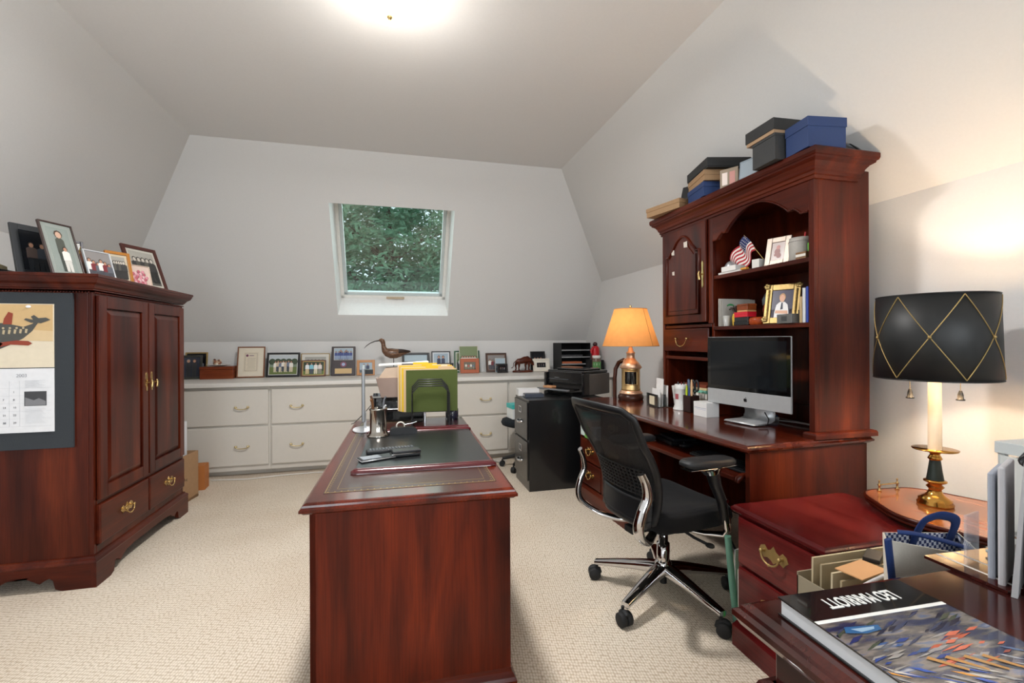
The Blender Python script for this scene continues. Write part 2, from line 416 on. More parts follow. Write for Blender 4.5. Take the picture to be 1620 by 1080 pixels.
# the roof window: reveal, sash, glass, handle bar
win = struct(thing('window_1', 'square roof window set deep in the sloping back wall, trees outside', 'window', sp(-.01, os0)))
wo = Vector(sp(-.01, os0))
def wp(x, s_, d): return tuple(Vector(sp(x, s_, d))-wo)
D = .37
m = MB(TRIM)
def tub(mb, x0, x1, a0, a1, d0, d1, th=.03):
    for q in ([(x0, a0), (x1, a0)], [(x1, a0), (x1, a1)], [(x1, a1), (x0, a1)], [(x0, a1), (x0, a0)]):
        (ax, as_), (bx, bs) = q
        mb.add([wp(ax, as_, d0), wp(bx, bs, d0), wp(bx, bs, d1), wp(ax, as_, d1)], [(0, 1, 2, 3)])
m.cur = paint('#f4f4f2', .5); tub(m, ox0, ox1, os0, os1, 0, D+.06)
m.build('reveal', win)
def bar(mb, x0, x1, a0, a1, d0, d1, mat=None):
    v = [wp(x, a, d) for d in (d0, d1) for a in (a0, a1) for x in (x0, x1)]
    mb.add(v, [(0, 2, 3, 1), (4, 5, 7, 6), (0, 1, 5, 4), (2, 6, 7, 3), (0, 4, 6, 2), (1, 3, 7, 5)], mat)
m = MB(TRIM)
e = .035
bar(m, ox0, ox0+e, os0, os1, D, D+.05); bar(m, ox1-e, ox1, os0, os1, D, D+.05)
bar(m, ox0, ox1, os0, os0+e, D, D+.05); bar(m, ox0, ox1, os1-e, os1, D, D+.05)
m.build('window_frame', win, bevel=.004)
m = MB(paint('#c9d2d2', .3, .2))
e0, e1 = .035, .07
bar(m, ox0+e0, ox0+e1, os0+e0, os1-e0, D+.015, D+.06); bar(m, ox1-e1, ox1-e0, os0+e0, os1-e0, D+.015, D+.06)
bar(m, ox0+e0, ox1-e0, os0+e0, os0+e1, D+.015, D+.06); bar(m, ox0+e0, ox1-e0, os1-e1, os1-e0, D+.015, D+.06)
m.build('sash', win, bevel=.003)
m = MB(clear('#dde6e2', .06, .02)); bar(m, ox0+e1, ox1-e1, os0+e1, os1-e1, D+.035, D+.039); m.build('pane', win)
m = MB(paint('#c9b59a', .35, .5)); bar(m, -.10, .10, os0+.008, os0+.03, D-.022, D-.004); bar(m, -.012, .012, os0+.012, os0+.026, D-.03, D-.022); m.build('handle', win, bevel=.004)
# baseboards
BB = paint('#e2dfd9', .5)
struct(MB(BB).box(XL, XL+.015, YF, YB, 0, .1).build('baseboard_left')); struct(MB(BB).box(XR-.015, XR, YF, YB, 0, .1).build('baseboard_right'))

# ================================================================== tree outside the roof window
tree = thing('leafy_tree', 'dense green leafy tree outside the roof window', 'tree', (-.2, 12.5, -3.2))
m = MB(paint('#4a3a30', .9, bump=.5, scale=12))
m.tube([(0, 0, 0), (.1, 0, 2.2), (-.1, .1, 4.2), (.1, 0, 6.0), (0, 0, 8.6)], [.28, .22, .17, .12, .04], 10)
for a, z, l in ((.3, 4.0, 2.0), (2.2, 4.8, 2.2), (3.6, 4.2, 2.2), (5.2, 5.2, 1.9), (1.2, 5.8, 1.9), (4.2, 6.2, 1.8), (2.9, 6.6, 1.7), (6.0, 6.4, 1.8), (0.0, 5.0, 2.3), (3.14, 5.5, 2.4)):
    m.tube([(0, 0, z), (math.cos(a)*l*.5, math.sin(a)*l*.4, z+l*.35), (math.cos(a)*l, math.sin(a)*l*.6, z+l*.55)], [.07, .045, .015], 6)
m.build('trunk', tree)
rnd = random.Random(3)
lm = []
mt, nt, N, L, b = nodes('leaf')
tc = N.new('ShaderNodeTexCoord'); no = N.new('ShaderNodeTexNoise'); no.inputs['Scale'].default_value = 1.7; L.new(tc.outputs['Object'], no.inputs[0])
cr = N.new('ShaderNodeValToRGB'); cr.color_ramp.elements[0].color = lin('#5f8a6e'); cr.color_ramp.elements[1].color = lin('#86aa8c'); cr.color_ramp.elements[0].position = .35; cr.color_ramp.elements[1].position = .65
L.new(no.outputs['Fac'], cr.inputs[0])
df = N.new('ShaderNodeBsdfDiffuse'); tl = N.new('ShaderNodeBsdfTranslucent'); mx = N.new('ShaderNodeMixShader'); mx.inputs[0].default_value = .35
L.new(cr.outputs[0], df.inputs[0]); L.new(cr.outputs[0], tl.inputs[0]); L.new(df.outputs[0], mx.inputs[1]); L.new(tl.outputs[0], mx.inputs[2]); L.new(mx.outputs[0], N['Material Output'].inputs[0])
vs = []; fs = []
for c in range(760):
    # clumps of leaves filling a rounded crown
    cx, cy, cz = rnd.uniform(-2.9, 2.9), rnd.uniform(-1.5, 1.6), rnd.uniform(4.2, 9.4)
    rr = rnd.uniform(.3, .6)
    for k in range(52):
        a, b2 = rnd.uniform(0, 2*PI), rnd.uniform(-1, 1); q = math.sqrt(1-b2*b2); t = rr*rnd.random()**.35
        p = Vector((cx+t*q*math.cos(a), cy+t*q*math.sin(a)*.7, cz+t*b2*.6))
        s_ = rnd.uniform(.06, .11)
        d1 = Vector((rnd.gauss(0, 1), rnd.gauss(0, 1), rnd.gauss(0, .5))).normalized(); d2 = d1.orthogonal().normalized()
        o_ = len(vs); vs += [tuple(p-d1*s_), tuple(p+d2*s_*.45), tuple(p+d1*s_), tuple(p-d2*s_*.45)]; fs.append((o_, o_+1, o_+2, o_+3))
m = MB(mt); m.add(vs, fs); fo = m.build('foliage', tree)

# ================================================================== ceiling light
cl = thing('ceiling_light', 'round white glass bowl light with small finial on the ceiling', 'light', (-.02, 2.24, CZ))
MB(BRASS).lathe([(.13, -.001), (.135, -.02), (.12, -.03)], n=32).build('base_plate', cl)
bowl = [(.172, -.032), (.170, -.045), (.155, -.075), (.125, -.105), (.085, -.128), (.04, -.139), (.012, -.141)]
MB(emis('#fff2e2', 1.9)).lathe(bowl, n=40, cap=True).build('glass_bowl', cl)
MB(BRASS).lathe([(.012, -.139), (.016, -.144), (.009, -.15), (.006, -.157), (.002, -.16)], n=16).build('finial', cl)
point('ceiling_bulb', (-.02, 2.24, CZ-.30), 7, (1, .95, .88), .12)
d_ = bpy.data.lights.new('ceiling_fill_light', 'AREA'); d_.shape = 'DISK'; d_.size = .26; d_.energy = 40; d_.color = (1, .975, .96)  # second light added under the bowl, facing down, to brighten the floor
o_l = bpy.data.objects.new('ceiling_fill_light', d_); C.collection.objects.link(o_l); o_l.location = (-.02, 2.24, CZ-.165)

# ================================================================== built-in white drawers along the back wall
CT = .848
WCAB = paint('#cfcac1', .45, var=.02)
t = thing('drawer_cabinet_worktop', 'long white countertop on the built-in drawers under the sloping wall', 'countertop', (-.0, 4.57, .81))
MB(paint('#d6d3cd', .4, var=.02)).box(XL+.001, XR-.001, 0, .779, 0, CT-.81).build('counter_slab', t, bevel=.006)
def dcab(x0, x1, hx_, label):
    t = thing('drawer_cabinet', label, 'cabinet', (x0, 4.61, 0), group='white built-in drawer cabinets')
    w_ = x1-x0
    MB(WCAB).box(0, w_, 0.02, .73, .052, .809).box(0, w_, .10, .72, 0, .052).build('body', t)
    for z0, z1 in ((.10, .445), (.465, .785)):
        d = MB(WCAB).box(.012, w_-.012, 0, .02, z0, z1).build('drawer', t, bevel=.006)
        zc = (z0+z1)/2
        for hx in hx_:
            hx = hx-x0
            m = MB(paint('#d9c79a', .35, .8))
            for s_ in (-1, 1): m.cyl((hx+s_*.05, 0, zc), (hx+s_*.05, -.02, zc), .009, .007); m.ball((hx+s_*.05, -.022, zc+.003), .011, 10, 6)
            m.tube([(hx+.05*math.cos(a), -.024, zc-.016*math.sin(a)) for a in [PI*i/10 for i in range(11)]], .0045, 8)
            m.build('handle', d)
dcab(XL+.002, -1.115, (-1.34,), 'white two-drawer cabinet partly hidden by the wooden armoire')
dcab(-1.113, .50, (-.885, .27), 'wide white two-drawer cabinet behind the centre desk')
dcab(.502, 1.13, (.885,), 'white two-drawer cabinet left of the black filing cabinet')
dcab(1.132, XR-.002, (1.35,), 'white two-drawer cabinet in the far right corner behind the black filing cabinet')
# ================================================================== armoire on the left
AW, AD = 1.0, .60
arm = thing('armoire', 'tall dark mahogany two-door armoire with two bottom drawers, pinboard on its side', 'cabinet', (-1.47, 2.75, 0), R(90))
wz, wx, wy = wm('Z'), wm('X'), wm('Y')
m = MB(wz); m.box(0, AW, .02, AD, .14, 1.47).box(0, .02, 0, .02, .14, 1.47).box(AW-.02, AW, 0, .02, .14, 1.47)
m.box(.0201, AW-.0201, 0, .02, 1.452, 1.47).box(.0201, AW-.0201, 0, .02, .14, .19)
m.build('body', arm, bevel=.003)
MB(wx).box(.02, AW-.02, -.002, .02, .398, .418).build('rail', arm)
m = MB(wx)
m.ring(0, AW, 0, AD, [(0, 1.478), (.006, 1.480), (.006, 1.485), (.012, 1.488), (.014, 1.494), (.022, 1.505), (.036, 1.515), (.044, 1.53), (.046, 1.54), (.05, 1.543), (.05, 1.555), (.046, 1.557)])
m.build('cornice', arm)
# little bead row under the cornice on the side
m = MB(wx)
for k in range(46): m.ball((-.008, .012+k*.0128, 1.468), .0045, 6, 4)
for k in range(78): m.ball((.006+k*.0128, -.008, 1.468), .0045, 6, 4)
m.build('bead_moulding', arm)
def bracket(w_, zt, foot=.15, step=.055):
    """outline of a bracket-foot apron, w wide, zt high"""
    q = [(0, 0), (foot*.80, 0), (foot*.98, .012), (foot*1.02, .035), (foot*1.04, step), (foot*1.14, step+.012), (foot*1.28, step+.002), (foot*1.4, step-.012), (foot*1.55, step+.002), (foot*1.75, step+.018), (foot*2.3, step+.026)]
    r_ = [(w_-x, z) for x, z in q][::-1]
    return q+r_+[(w_, zt), (0, zt)]
m = MB(wx)
m.prism([(x-.022, z) for x, z in bracket(AW+.044, .125)], -.022, 0, 'Y')
m.ring(0, AW, 0, AD, [(.022, .12), (.024, .126), (.020, .135), (.010, .142), (.008, .15), (0, .152)])
m.build('bracket_base', arm)
m = MB(wy)
m.prism([(y, z) for y, z in bracket(AD, .1245, .15)], -.0215, 0, 'X')
m.build('side_apron', arm); m = MB(wy)
m.prism([(y, z) for y, z in bracket(AD, .1245, .15)], AW, AW+.0215, 'X')
m.build('side_apron', arm)
def panel_door(parent, x0, x1, z0, z1, y=-.018, st=.055, mat=None, top=None):
    d = MB(mat or wz)
    d.box(x0, x0+st, y, 0, z0, z1).box(x1-st, x1, y, 0, z0, z1)
    d.box(x0+st, x1-st, y, 0, z1-st, z1).box(x0+st, x1-st, y, 0, z0, z0+st)
    d.box(x0+st, x1-st, y+.013, 0, z0+st, z1-st)
    door = d.build('door', parent, bevel=.003)
    p = MB(mat or wz)
    a0, a1, b0, b1 = x0+st+.004, x1-st-.004, z0+st+.004, z1-st-.004; g = .028
    vs = [(a0, y+.012, b0), (a1, y+.012, b0), (a1, y+.012, b1), (a0, y+.012, b1), (a0+g, y+.001, b0+g), (a1-g, y+.001, b0+g), (a1-g, y+.001, b1-g), (a0+g, y+.001, b1-g)]
    p.add(vs, [(4, 5, 6, 7), (0, 1, 5, 4), (1, 2, 6, 5), (2, 3, 7, 6), (3, 0, 4, 7)])
    p.build('panel', door)
    return door
for x0, x1, hx in ((.022, .492, .470), (.508, .978, .530)):
    d = panel_door(arm, x0, x1, .42, 1.455, st=.062)
    m = MB(BRASS); m.prism([(hx+a, .975+b) for a, b in ((-.007, -.05), (.007, -.05), (.009, -.02), (.006, 0), (.009, .02), (.007, .05), (0, .062), (-.007, .05), (-.009, .02), (-.006, 0), (-.009, -.02))], -.021, -.018)
    m.cyl((hx, -.02, .975), (hx, -.045, .975), .005, .004); m.tube([(hx, -.045, .99), (hx, -.05, .975), (hx, -.047, .945)], [.004, .0065, .0075], 8)
    m.build('handle', d)
for x0, x1 in ((.022, .492), (.508, .978)):
    d = MB(wx).box(x0, x1, -.018, .01, .195, .395).build('drawer', arm, bevel=.006)
    bail(d, (x0+x1)/2, .30, -.018, .10)

pb = MB(paint('#2d3237', .85, bump=.3, scale=200)).box(-2.05, -1.546, 2.736, 2.7495, .70, 1.462).build('pinboard', bevel=.001)
tag(pb, 'flat charcoal pinboard fixed to the side of the armoire', 'board')
# ------------- calendar pinned to the board
cal = thing('wall_calendar', 'open wall calendar with a carved whale picture pinned to the charcoal board', 'calendar', (-1.62, 2.735, .784))
CX = -.42
m = MB(paint('#d9cdb6', .7)); m.box(CX, 0, -.004, 0, .313, .622)
OCH = paint('#c7a777', .7); m.add([(CX, -.0045, .50), (-.003, -.0045, .47), (-.003, -.0045, .619), (CX, -.0045, .619)], [(0, 1, 2, 3)], OCH)
m.add([(CX, -.0047, .455), (-.003, -.0047, .44), (-.003, -.0047, .49), (CX, -.0047, .52)], [(0, 1, 2, 3)], paint('#d0b78f', .7))
DKW = paint('#4a4a46', .7); RED = paint('#8c3a26', .7); CRM = paint('#b9a888', .7)
def flat(mb, pts, mat, y): mb.add([(x, y, z) for x, z in pts], [tuple(range(len(pts)))], mat)
flat(m, [(-.42,.40),(-.30,.385),(-.22,.40),(-.17,.425),(-.12,.455),(-.085,.49),(-.062,.53),(-.068,.542),(-.085,.525),(-.12,.51),(-.16,.52),(-.20,.528),(-.26,.53),(-.35,.51),(-.42,.47)], DKW, -.0055)
flat(m, [(-.072,.53),(-.05,.528),(-.012,.545),(-.03,.556),(-.06,.553),(-.078,.568),(-.09,.56),(-.082,.545),(-.11,.552),(-.118,.545),(-.09,.53)], DKW, -.0060)
flat(m, [(-.20,.522),(-.165,.522),(-.160,.575),(-.178,.582),(-.195,.55)], RED, -.0060)
flat(m, [(-.225,.41),(-.17,.425),(-.10,.42),(-.085,.43),(-.10,.442),(-.15,.445),(-.21,.435)], RED, -.0062); flat(m, [(-.42,.40),(-.30,.385),(-.22,.40),(-.20,.43),(-.24,.455),(-.30,.44),(-.42,.43)], RED, -.0062)
for k in range(14): flat(m, [(-.40+k*.022, .462+k*.0015), (-.392+k*.022, .460+k*.0015), (-.388+k*.022, .480+k*.0015), (-.398+k*.022, .482+k*.0015)], CRM, -.0064)
for k in range(11): m.prism([(-.38+k*.026+.005*math.cos(a), .500+k*.0005+.005*math.sin(a)) for a in [PI*i/4 for i in range(8)]], -.0066, -.006, 'Y', CRM)
m.build('picture_page', cal)
m = MB(paint('#dcdde0', .7)); m.box(CX, 0, -.004, 0, 0, .309)
INK = paint('#9a9ca2', .8)
m.text('2003', .022, -.150, -.0055, .268, INK)
for r_ in range(6): m.box(-.42, -.012, -.0047, -.004, .03+r_*.037, .0306+r_*.037, paint('#bfc1c6', .8))
for c_ in range(8): m.box(-.42+c_*.0405, -.4194+c_*.0405, -.0047, -.004, .03, .25, paint('#bfc1c6', .8))
dnum = 1
for r_ in range(5):
    for c_ in range(7):
        if dnum <= 31 and not (r_ == 0 and c_ < 6) and c_*.0405 < .29:
            m.text(str(dnum), .013, -.405+c_*.0405, -.005, .192-r_*.037, paint('#4a4c52', .8)); 
        if not (r_ == 0 and c_ < 6): dnum += 1
m.box(-.118, -.03, -.0052, -.004, .128, .198, paint('#3b3c40', .6))
flat(m, [(-.115, .13), (-.033, .13), (-.033, .15), (-.06, .165), (-.08, .155), (-.115, .17)], paint('#77787c', .6), -.0055)
for k in range(10): m.box(-.115, -.035-(k % 3)*.012, -.0048, -.004, .215+k*.004, .2155+k*.004, paint('#b4b6bb', .8))
for k in range(14): m.box(-.115, -.033-(k % 4)*.006, -.0048, -.004, .045+k*.0055, .0455+k*.0055, paint('#b4b6bb', .8))
m.build('date_page', cal)
MB(paint('#e9e9ea', .3)).ball((-.10, -.006, .608), .009, 12, 8, sc=(1.2, .6, .8)).build('pin', cal)

# ================================================================== centre desk
cd = thing('executive_desk', 'cherry executive desk with tooled leather top in the middle of the room', 'desk', (-.286, 1.50, 0), R(-1.3))
DW, DL, DH = .68, 1.50, .725
cz, cx_, cy_ = wc('Z', scale=.75, figure=1.6, rough=.38, coat=.1), wc('X', rough=.25), wc('Y', rough=.22, coat=.4)
m = MB(cy_)
m.ring(0, DW, 0, DL, [(-.03, DH-.036), (-.012, DH-.034), (-.006, DH-.028), (0, DH-.026), (0, DH-.018), (-.007, DH-.012), (-.009, DH-.006), (-.014, DH-.002), (-.02, DH)])
m.build('desk_top', cd)
LEA = paint('#3d221d', .36, coat=.1, var=.12, bump=.15, scale=120, spec=.35)
m = MB(LEA); m.box(.055, DW-.055, .095, DL-.095, DH, DH+.001); m.build('leather_inlay', cd)
m = MB(GOLD)
def frame_line(m, x0, x1, y0, y1, t, z):
    m.box(x0, x1, y0, y0+t, z, z+.0004).box(x0, x1, y1-t, y1, z, z+.0004).box(x0, x0+t, y0, y1, z, z+.0004).box(x1-t, x1, y0, y1, z, z+.0004)
frame_line(m, .058, DW-.058, .098, DL-.098, .0022, DH+.001)
frame_line(m, .092, DW-.092, .132, DL-.132, .0012, DH+.001)
for k in range(120):
    y = .105+k*(DL-.21)/119; 
    if k % 2 == 0: m.box(.064, .070, y, y+.004, DH+.001, DH+.0013).box(DW-.070, DW-.064, y, y+.004, DH+.001, DH+.0013)
for k in range(54):
    x = .066+k*(DW-.132)/53
    if k % 2 == 0: m.box(x, x+.004, .104, .110, DH+.001, DH+.0013)
m.build('gold_tooling', cd)
bx0, bx1, by0, by1 = .025, .66, .03, 1.47
m = MB(cz)
for y0, y1 in ((by0, by0+.42), (by1-.42, by1)):
    m.box(bx0, bx1, y0, y1, .0, DH-.036)
m.box(bx0, bx0+.02, by0, by1, .0, DH-.036)
m.build('body', cd, bevel=.002)
for y0, y1 in ((by0, by0+.42), (by1-.42, by1)):
    m = MB(cx_)
    m.ring(bx0, bx1, y0, y1, [(.018, 0), (.018, .075), (.012, .085), (.008, .095), (.003, .10), (.0, .112)], caps=(False, False))
    m.build('plinth', cd)
for y0, y1 in ((by0, by0+.42), (by1-.42, by1)):
    for z0, z1 in ((.12, .33), (.345, .50), (.515, .67)):
        d = MB(cy_).box(bx1, bx1+.004, y0+.02, y1-.02, z0, z1).build('drawer', cd, bevel=.005)
        m = MB(BRASS); ym = (y0+y1)/2
        for s_ in (-1, 1): m.cyl((bx1, ym+s_*.04, (z0+z1)/2), (bx1+.018, ym+s_*.04, (z0+z1)/2), .006, .005)
        m.tube([(bx1+.02, ym+.04*math.cos(a), (z0+z1)/2-.028*math.sin(a)) for a in [PI*i/8 for i in range(9)]], .0035, 8)
        m.build('handle', d)
MB(cy_).box(bx1-.02, bx1, by0+.42, by1-.42, .60, .67).build('centre_drawer', cd, bevel=.004)

# ================================================================== credenza desk on the right
rd = thing('computer_desk', 'mahogany credenza desk along the right wall carrying the white computer', 'desk', (1.452, 1.655, 0), R(2.6))
# local: x towards the wall, y away from the camera
RL, RW, RH = 1.73, .74, .76
m = MB(wm('Y', rough=.16, coat=.6))
m.ring(0, RW, 0, RL, [(-.03, RH-.036), (-.014, RH-.034), (-.006, RH-.027), (0, RH-.024), (.001, RH-.016), (-.007, RH-.010), (-.010, RH-.004), (-.016, RH)])
m.build('desk_top', rd)
px0, px1 = .03, RW-.02
m = MB(wm('Z', rough=.3))
m.box(px0, px1, .02, .045, 0, RH-.036)                               # near end panel
m.box(px0+.3, px1, RL-.025, RL-.0, 0, RH-.036)                             # far end
m.box(px0, px1, .98, 1.0, 0, RH-.036)
m.box(px0, px1, RL-.03, RL-.01, .0, RH-.036)
m.box(px0, px1, 1.36, 1.375, .0, RH-.036)
m.box(px1-.02, px1, .02, RL-.03, .1, RH-.036)
m.box(px0+.01, px1, 1.0, RL-.03, .0, .11); m.box(px0+.01, px1, 1.375, RL-.03, .475, .487)
m.box(px0, px0+.02, 1.0, RL-.01, RH-.056, RH-.036)
m.build('body', rd, bevel=.002)
m = MB(wm('Y')); m.ring(px0, px1-.3, 1.0, RL-.015, [(.014, 0), (.014, .085), (.008, .097), (.004, .10), (0, .11)], caps=(False, False)); m.build('plinth', rd)
def rfront(parent, y0, y1, z0, z1, handle=True, name='drawer', n_=0):
    d = MB(wm('Y')).box(px0-.004, px0+.02, y0, y1, z0, z1).build(name, parent, bevel=.006)
    if handle:
        # front faces -X : build facing -Y then turn
        mat_ = Matrix.Translation((px0-.004, (y0+y1)/2, (z0+z1)/2)) @ Matrix.Rotation(R(-90), 4, 'Z')
        h = bail(d, 0, 0, 0, .10)
        h.data.transform(mat_)
    return d
rfront(rd, 1.385, RL-.035, .12, .29); rfront(rd, 1.385, RL-.035, .30, .465)
rfront(rd, 1.01, 1.355, .12, .33); rfront(rd, 1.01, 1.355, .345, .52); rfront(rd, 1.01, 1.355, .54, .70)
# keyboard tray in the kneehole
m = MB(wm('Y')); m.box(px0+.02, px0+.40, .06, .965, .585, .60).box(px0-.01, px0+.02, .10, .93, .583, .605); 
m.build('keyboard_tray', rd, bevel=.003)
for y in (.075, .95): m = MB(wm('Y')); m.tube([(px0+.05, y, .612), (px0+.01, y, .612), (px0-.012, y, .600), (px0-.016, y, .585)], [.012, .014, .014, .010], 10); m.build('tray_knob', rd)

# ---------------- hutch
HX, HY, HZ = 1.86, 1.70, .761
hu = thing('desk_hutch', 'tall mahogany hutch with arched open shelves standing on the credenza desk', 'hutch', (HX, HY, HZ))
# local x depth 0..0.31, y 0..1.23, z 0..1.25
HD, HL, HT = .32, 1.23, 1.25
wzr = wm('Z', rough=.3)
m = MB(wzr)
m.box(.0201, HD, 0, .025, 0, HT).box(.0201, HD, HL-.025, HL, 0, HT).box(.01, HD, .70, .72, 0, HT)
m.box(HD-.015, HD-.001, .0251, HL-.0251, 0, HT-.0201); m.box(.0201, HD-.001, .0251, HL-.0251, HT-.02, HT-.001)
m.box(-.003, .02, 0, .03, .03, HT).box(-.003, .02, HL-.022, HL, 0, HT).box(-.003, .02, .695, .735, .555, HT)
m.build('carcass', hu, bevel=.002)
m = MB(wm('Y'))
for z, y0, y1 in ((.84, .03, .70), (.535, .03, .70), (.555, .72, HL-.02), (.345, .72, HL-.02)):
    MB(wm('Y')).box(.004, HD-.015, y0, y1, z-.022, z).build('shelf', hu, bevel=.003)
m = MB(wm('Y'))
m.ring(0, HD-.085, 0, HL, [(-.004, HT-.06), (.010, HT-.058), (.010, HT-.044), (.017, HT-.040), (.017, HT-.026), (.024, HT-.020), (.028, HT-.006), (.040, HT+.010), (.056, HT+.020), (.058, HT+.028), (.064, HT+.031), (.068, HT+.042), (.068, HT+.060), (.064, HT+.065)])
m.build('cornice', hu)
m = MB(wm('Y')); m.ring(0, HD, 0, .025, [(.004, .03), (.018, .026), (.022, .018), (.022, .0)], caps=(True, True)); m.build('base_moulding', hu)
# arched apron over the open shelves
ar = []
n_ = 26; y0, y1 = .03, .695
def archz(u):
    # u 0..1 from near to far
    if u < .06 or u > .94: return HT-.20+.0*u
    if u < .14 or u > .86:
        q = (u-.06)/.08 if u < .5 else (.94-u)/.08; return HT-.20+.035*math.sin(q*PI/2)
    if u < .17 or u > .83: return HT-.172
    q = (u-.17)/.66; return HT-.172+.105*max(0, math.sin(PI*q))**.8
bot = [(y0+(y1-y0)*i/48, archz(i/48)) for i in range(49)]
poly = bot+[(y1, HT-.02), (y0, HT-.02)]
m = MB(wm('Y')); m.prism(poly, -.002, .016, 'X'); m.build('arched_apron', hu)
m = MB(wm('Y')); m.tube([(-.004, a, b) for a, b in bot], .005, 6); m.build('apron_bead', hu)
# door with a cathedral panel
dy0, dy1, dz0, dz1 = .742, 1.205, .565, 1.19
dm = MB(wzr).box(-.02, 0, dy0, dy1, dz0, dz1).build('door', hu, bevel=.004)
def cath(y0, y1, z0, zs, zt):
    pts = [(y0, z0), (y1, z0), (y1, zs)]
    w_ = y1-y0; c_ = (y0+y1)/2; k = 24
    for i in range(k+1):
        u = 1-i/k; y = y0+w_*u; q = abs(u-.5)*2
        if q > .82: z = zs
        elif q > .55: z = zs+(zt-zs)*.35*math.sin((.82-q)/.27*PI/2)
        else: z = zs+(zt-zs)*(.35+.65*max(0, math.cos(q/.55*PI/2))**.7)
        pts.append((y, z))
    pts.append((y0, zs)); return pts
o_ = cath(dy0+.055, dy1-.055, dz0+.055, dz1-.17, dz1-.055)
m = MB(wzr); m.tube([(-.022, a, b) for a, b in o_], .009, 8, closed=True)
i_ = cath(dy0+.085, dy1-.085, dz0+.085, dz1-.19, dz1-.085)
m.prism(i_, -.026, -.02, 'X'); m.build('panel', dm)
m = MB(BRASS); hy = dy0+.022; zc = .86
m.prism([(hy+a, zc+b) for a, b in ((-.008, -.07), (0, -.085), (.008, -.07), (.006, -.03), (.011, 0), (.006, .03), (.008, .07), (0, .085), (-.008, .07), (-.006, .03), (-.011, 0), (-.006, -.03))], -.024, -.02, 'X')
m.cyl((-.022, hy, zc), (-.045, hy, zc), .005, .004); m.tube([(-.045, hy, zc+.018), (-.05, hy, zc), (-.046, hy, zc-.035)], [.004, .007, .008], 8)
m.build('handle', dm)
# small paper stickers left on the panel
for a, b, s_ in ((1.07, 1.045, .017), (.93, 1.075, .02), (1.065, .905, .013)):
    t_ = MB(paint('#cfc6bb', .8)); t_.prism([(a-s_, b-s_), (a+s_*.8, b-s_*.8), (a+s_, b+s_*.9), (a-s_*.9, b+s_)], -.0268, -.026, 'X'); t_.build('sticker', dm, label='off-white paper sticker')
# drawer under the door
dr = MB(wm('Y')).box(-.018, 0, .722, HL-.022, .378, .528).build('drawer', hu, bevel=.006)
h = bail(dr, 0, 0, 0, .15, back=False); h.data.transform(Matrix.Translation((-.018, .97, .455)) @ Matrix.Rotation(R(-90), 4, 'Z'))
for y_, z_ in ((.12, .20), (.14, .36)):
    pass
for z_ in (.33, .13): MB(paint('#8d8a84', .5)).box(HD-.022, HD-.015, .09, .115, z_, z_+.02).build('cable_clip', hu)
m = MB(wm('Y')); m.tube([(HD-.018, .03, .105), (HD-.018, .69, .105)], .006, 6); m.build('back_rail', hu)

# ================================================================== black two-drawer filing cabinet
fc = thing('filing_cabinet', 'black metal two-drawer filing cabinet left of the credenza desk', 'cabinet', (1.035, 3.545, 0))
FB = paint('#0e0f11', .3, coat=.35, var=.1)
m = MB(FB); m.box(.0, .66, 0, .42, 0, .735); m.build('body', fc, bevel=.003)
for z0, z1 in ((.085, .395), (.41, .715)):
    d = MB(FB).box(-.014, 0, .012, .408, z0, z1).build('drawer', fc, bevel=.003)
    m = MB(CHROME); zc = z0+(z1-z0)*.42; yc = .21
    m.tube([(-.014, yc-.05, zc), (-.035, yc-.045, zc), (-.042, yc, zc-.004), (-.035, yc+.045, zc), (-.014, yc+.05, zc)], .007, 8, flat=(1.3, .8)); m.build('handle', d)
    m = MB(CHROME); zl = z0+(z1-z0)*.75
    m.box(-.018, -.014, yc-.04, yc+.04, zl-.028, zl+.028); m.add([(-.0185, yc-.03, zl-.02), (-.0185, yc+.03, zl-.02), (-.0185, yc+.03, zl+.02), (-.0185, yc-.03, zl+.02)], [(0, 1, 2, 3)], paint('#5b5d60', .6)); m.build('label_holder', d)

# ================================================================== low pedestal cabinet at the right front
pc = thing('low_pedestal_cabinet', 'low cherry-red two-drawer pedestal cabinet in front of the credenza desk', 'cabinet', (1.30, 1.155, 0))
PL, PD, PH = .42, .57, .56
PW = dict(dark='#38080a', mid='#581314', light='#6f2320')
wp_ = lambda ax: wood(**PW, axis=ax, rough=.26, coat=.3)
m = MB(wp_('Y')); m.ring(0, PD, 0, PL, [(-.024, PH-.03), (-.008, PH-.028), (0, PH-.02), (0, PH-.01), (-.006, PH-.006), (-.010, PH)]); m.build('cabinet_top', pc)
m = MB(wp_('Z')); m.box(.02, PD-.01, .02, PL-.02, .0, PH-.03); m.build('body', pc, bevel=.002)
m = MB(wp_('Y')); m.ring(.02, PD-.01, .02, PL-.02, [(.018, 0), (.018, .08), (.012, .09), (.006, .10), (0, .11)], caps=(False, False)); m.build('plinth', pc)
for z0, z1 in ((.125, .325), (.34, .52)):
    d = MB(wp_('Y')).box(.006, .02, .032, PL-.032, z0, z1).build('drawer', pc, bevel=.005)
    h = bail(d, 0, 0, 0, .105, GOLD); h.data.transform(Matrix.Translation((.006, PL/2, (z0+z1)/2+.012)) @ Matrix.Rotation(R(-90), 4, 'Z'))

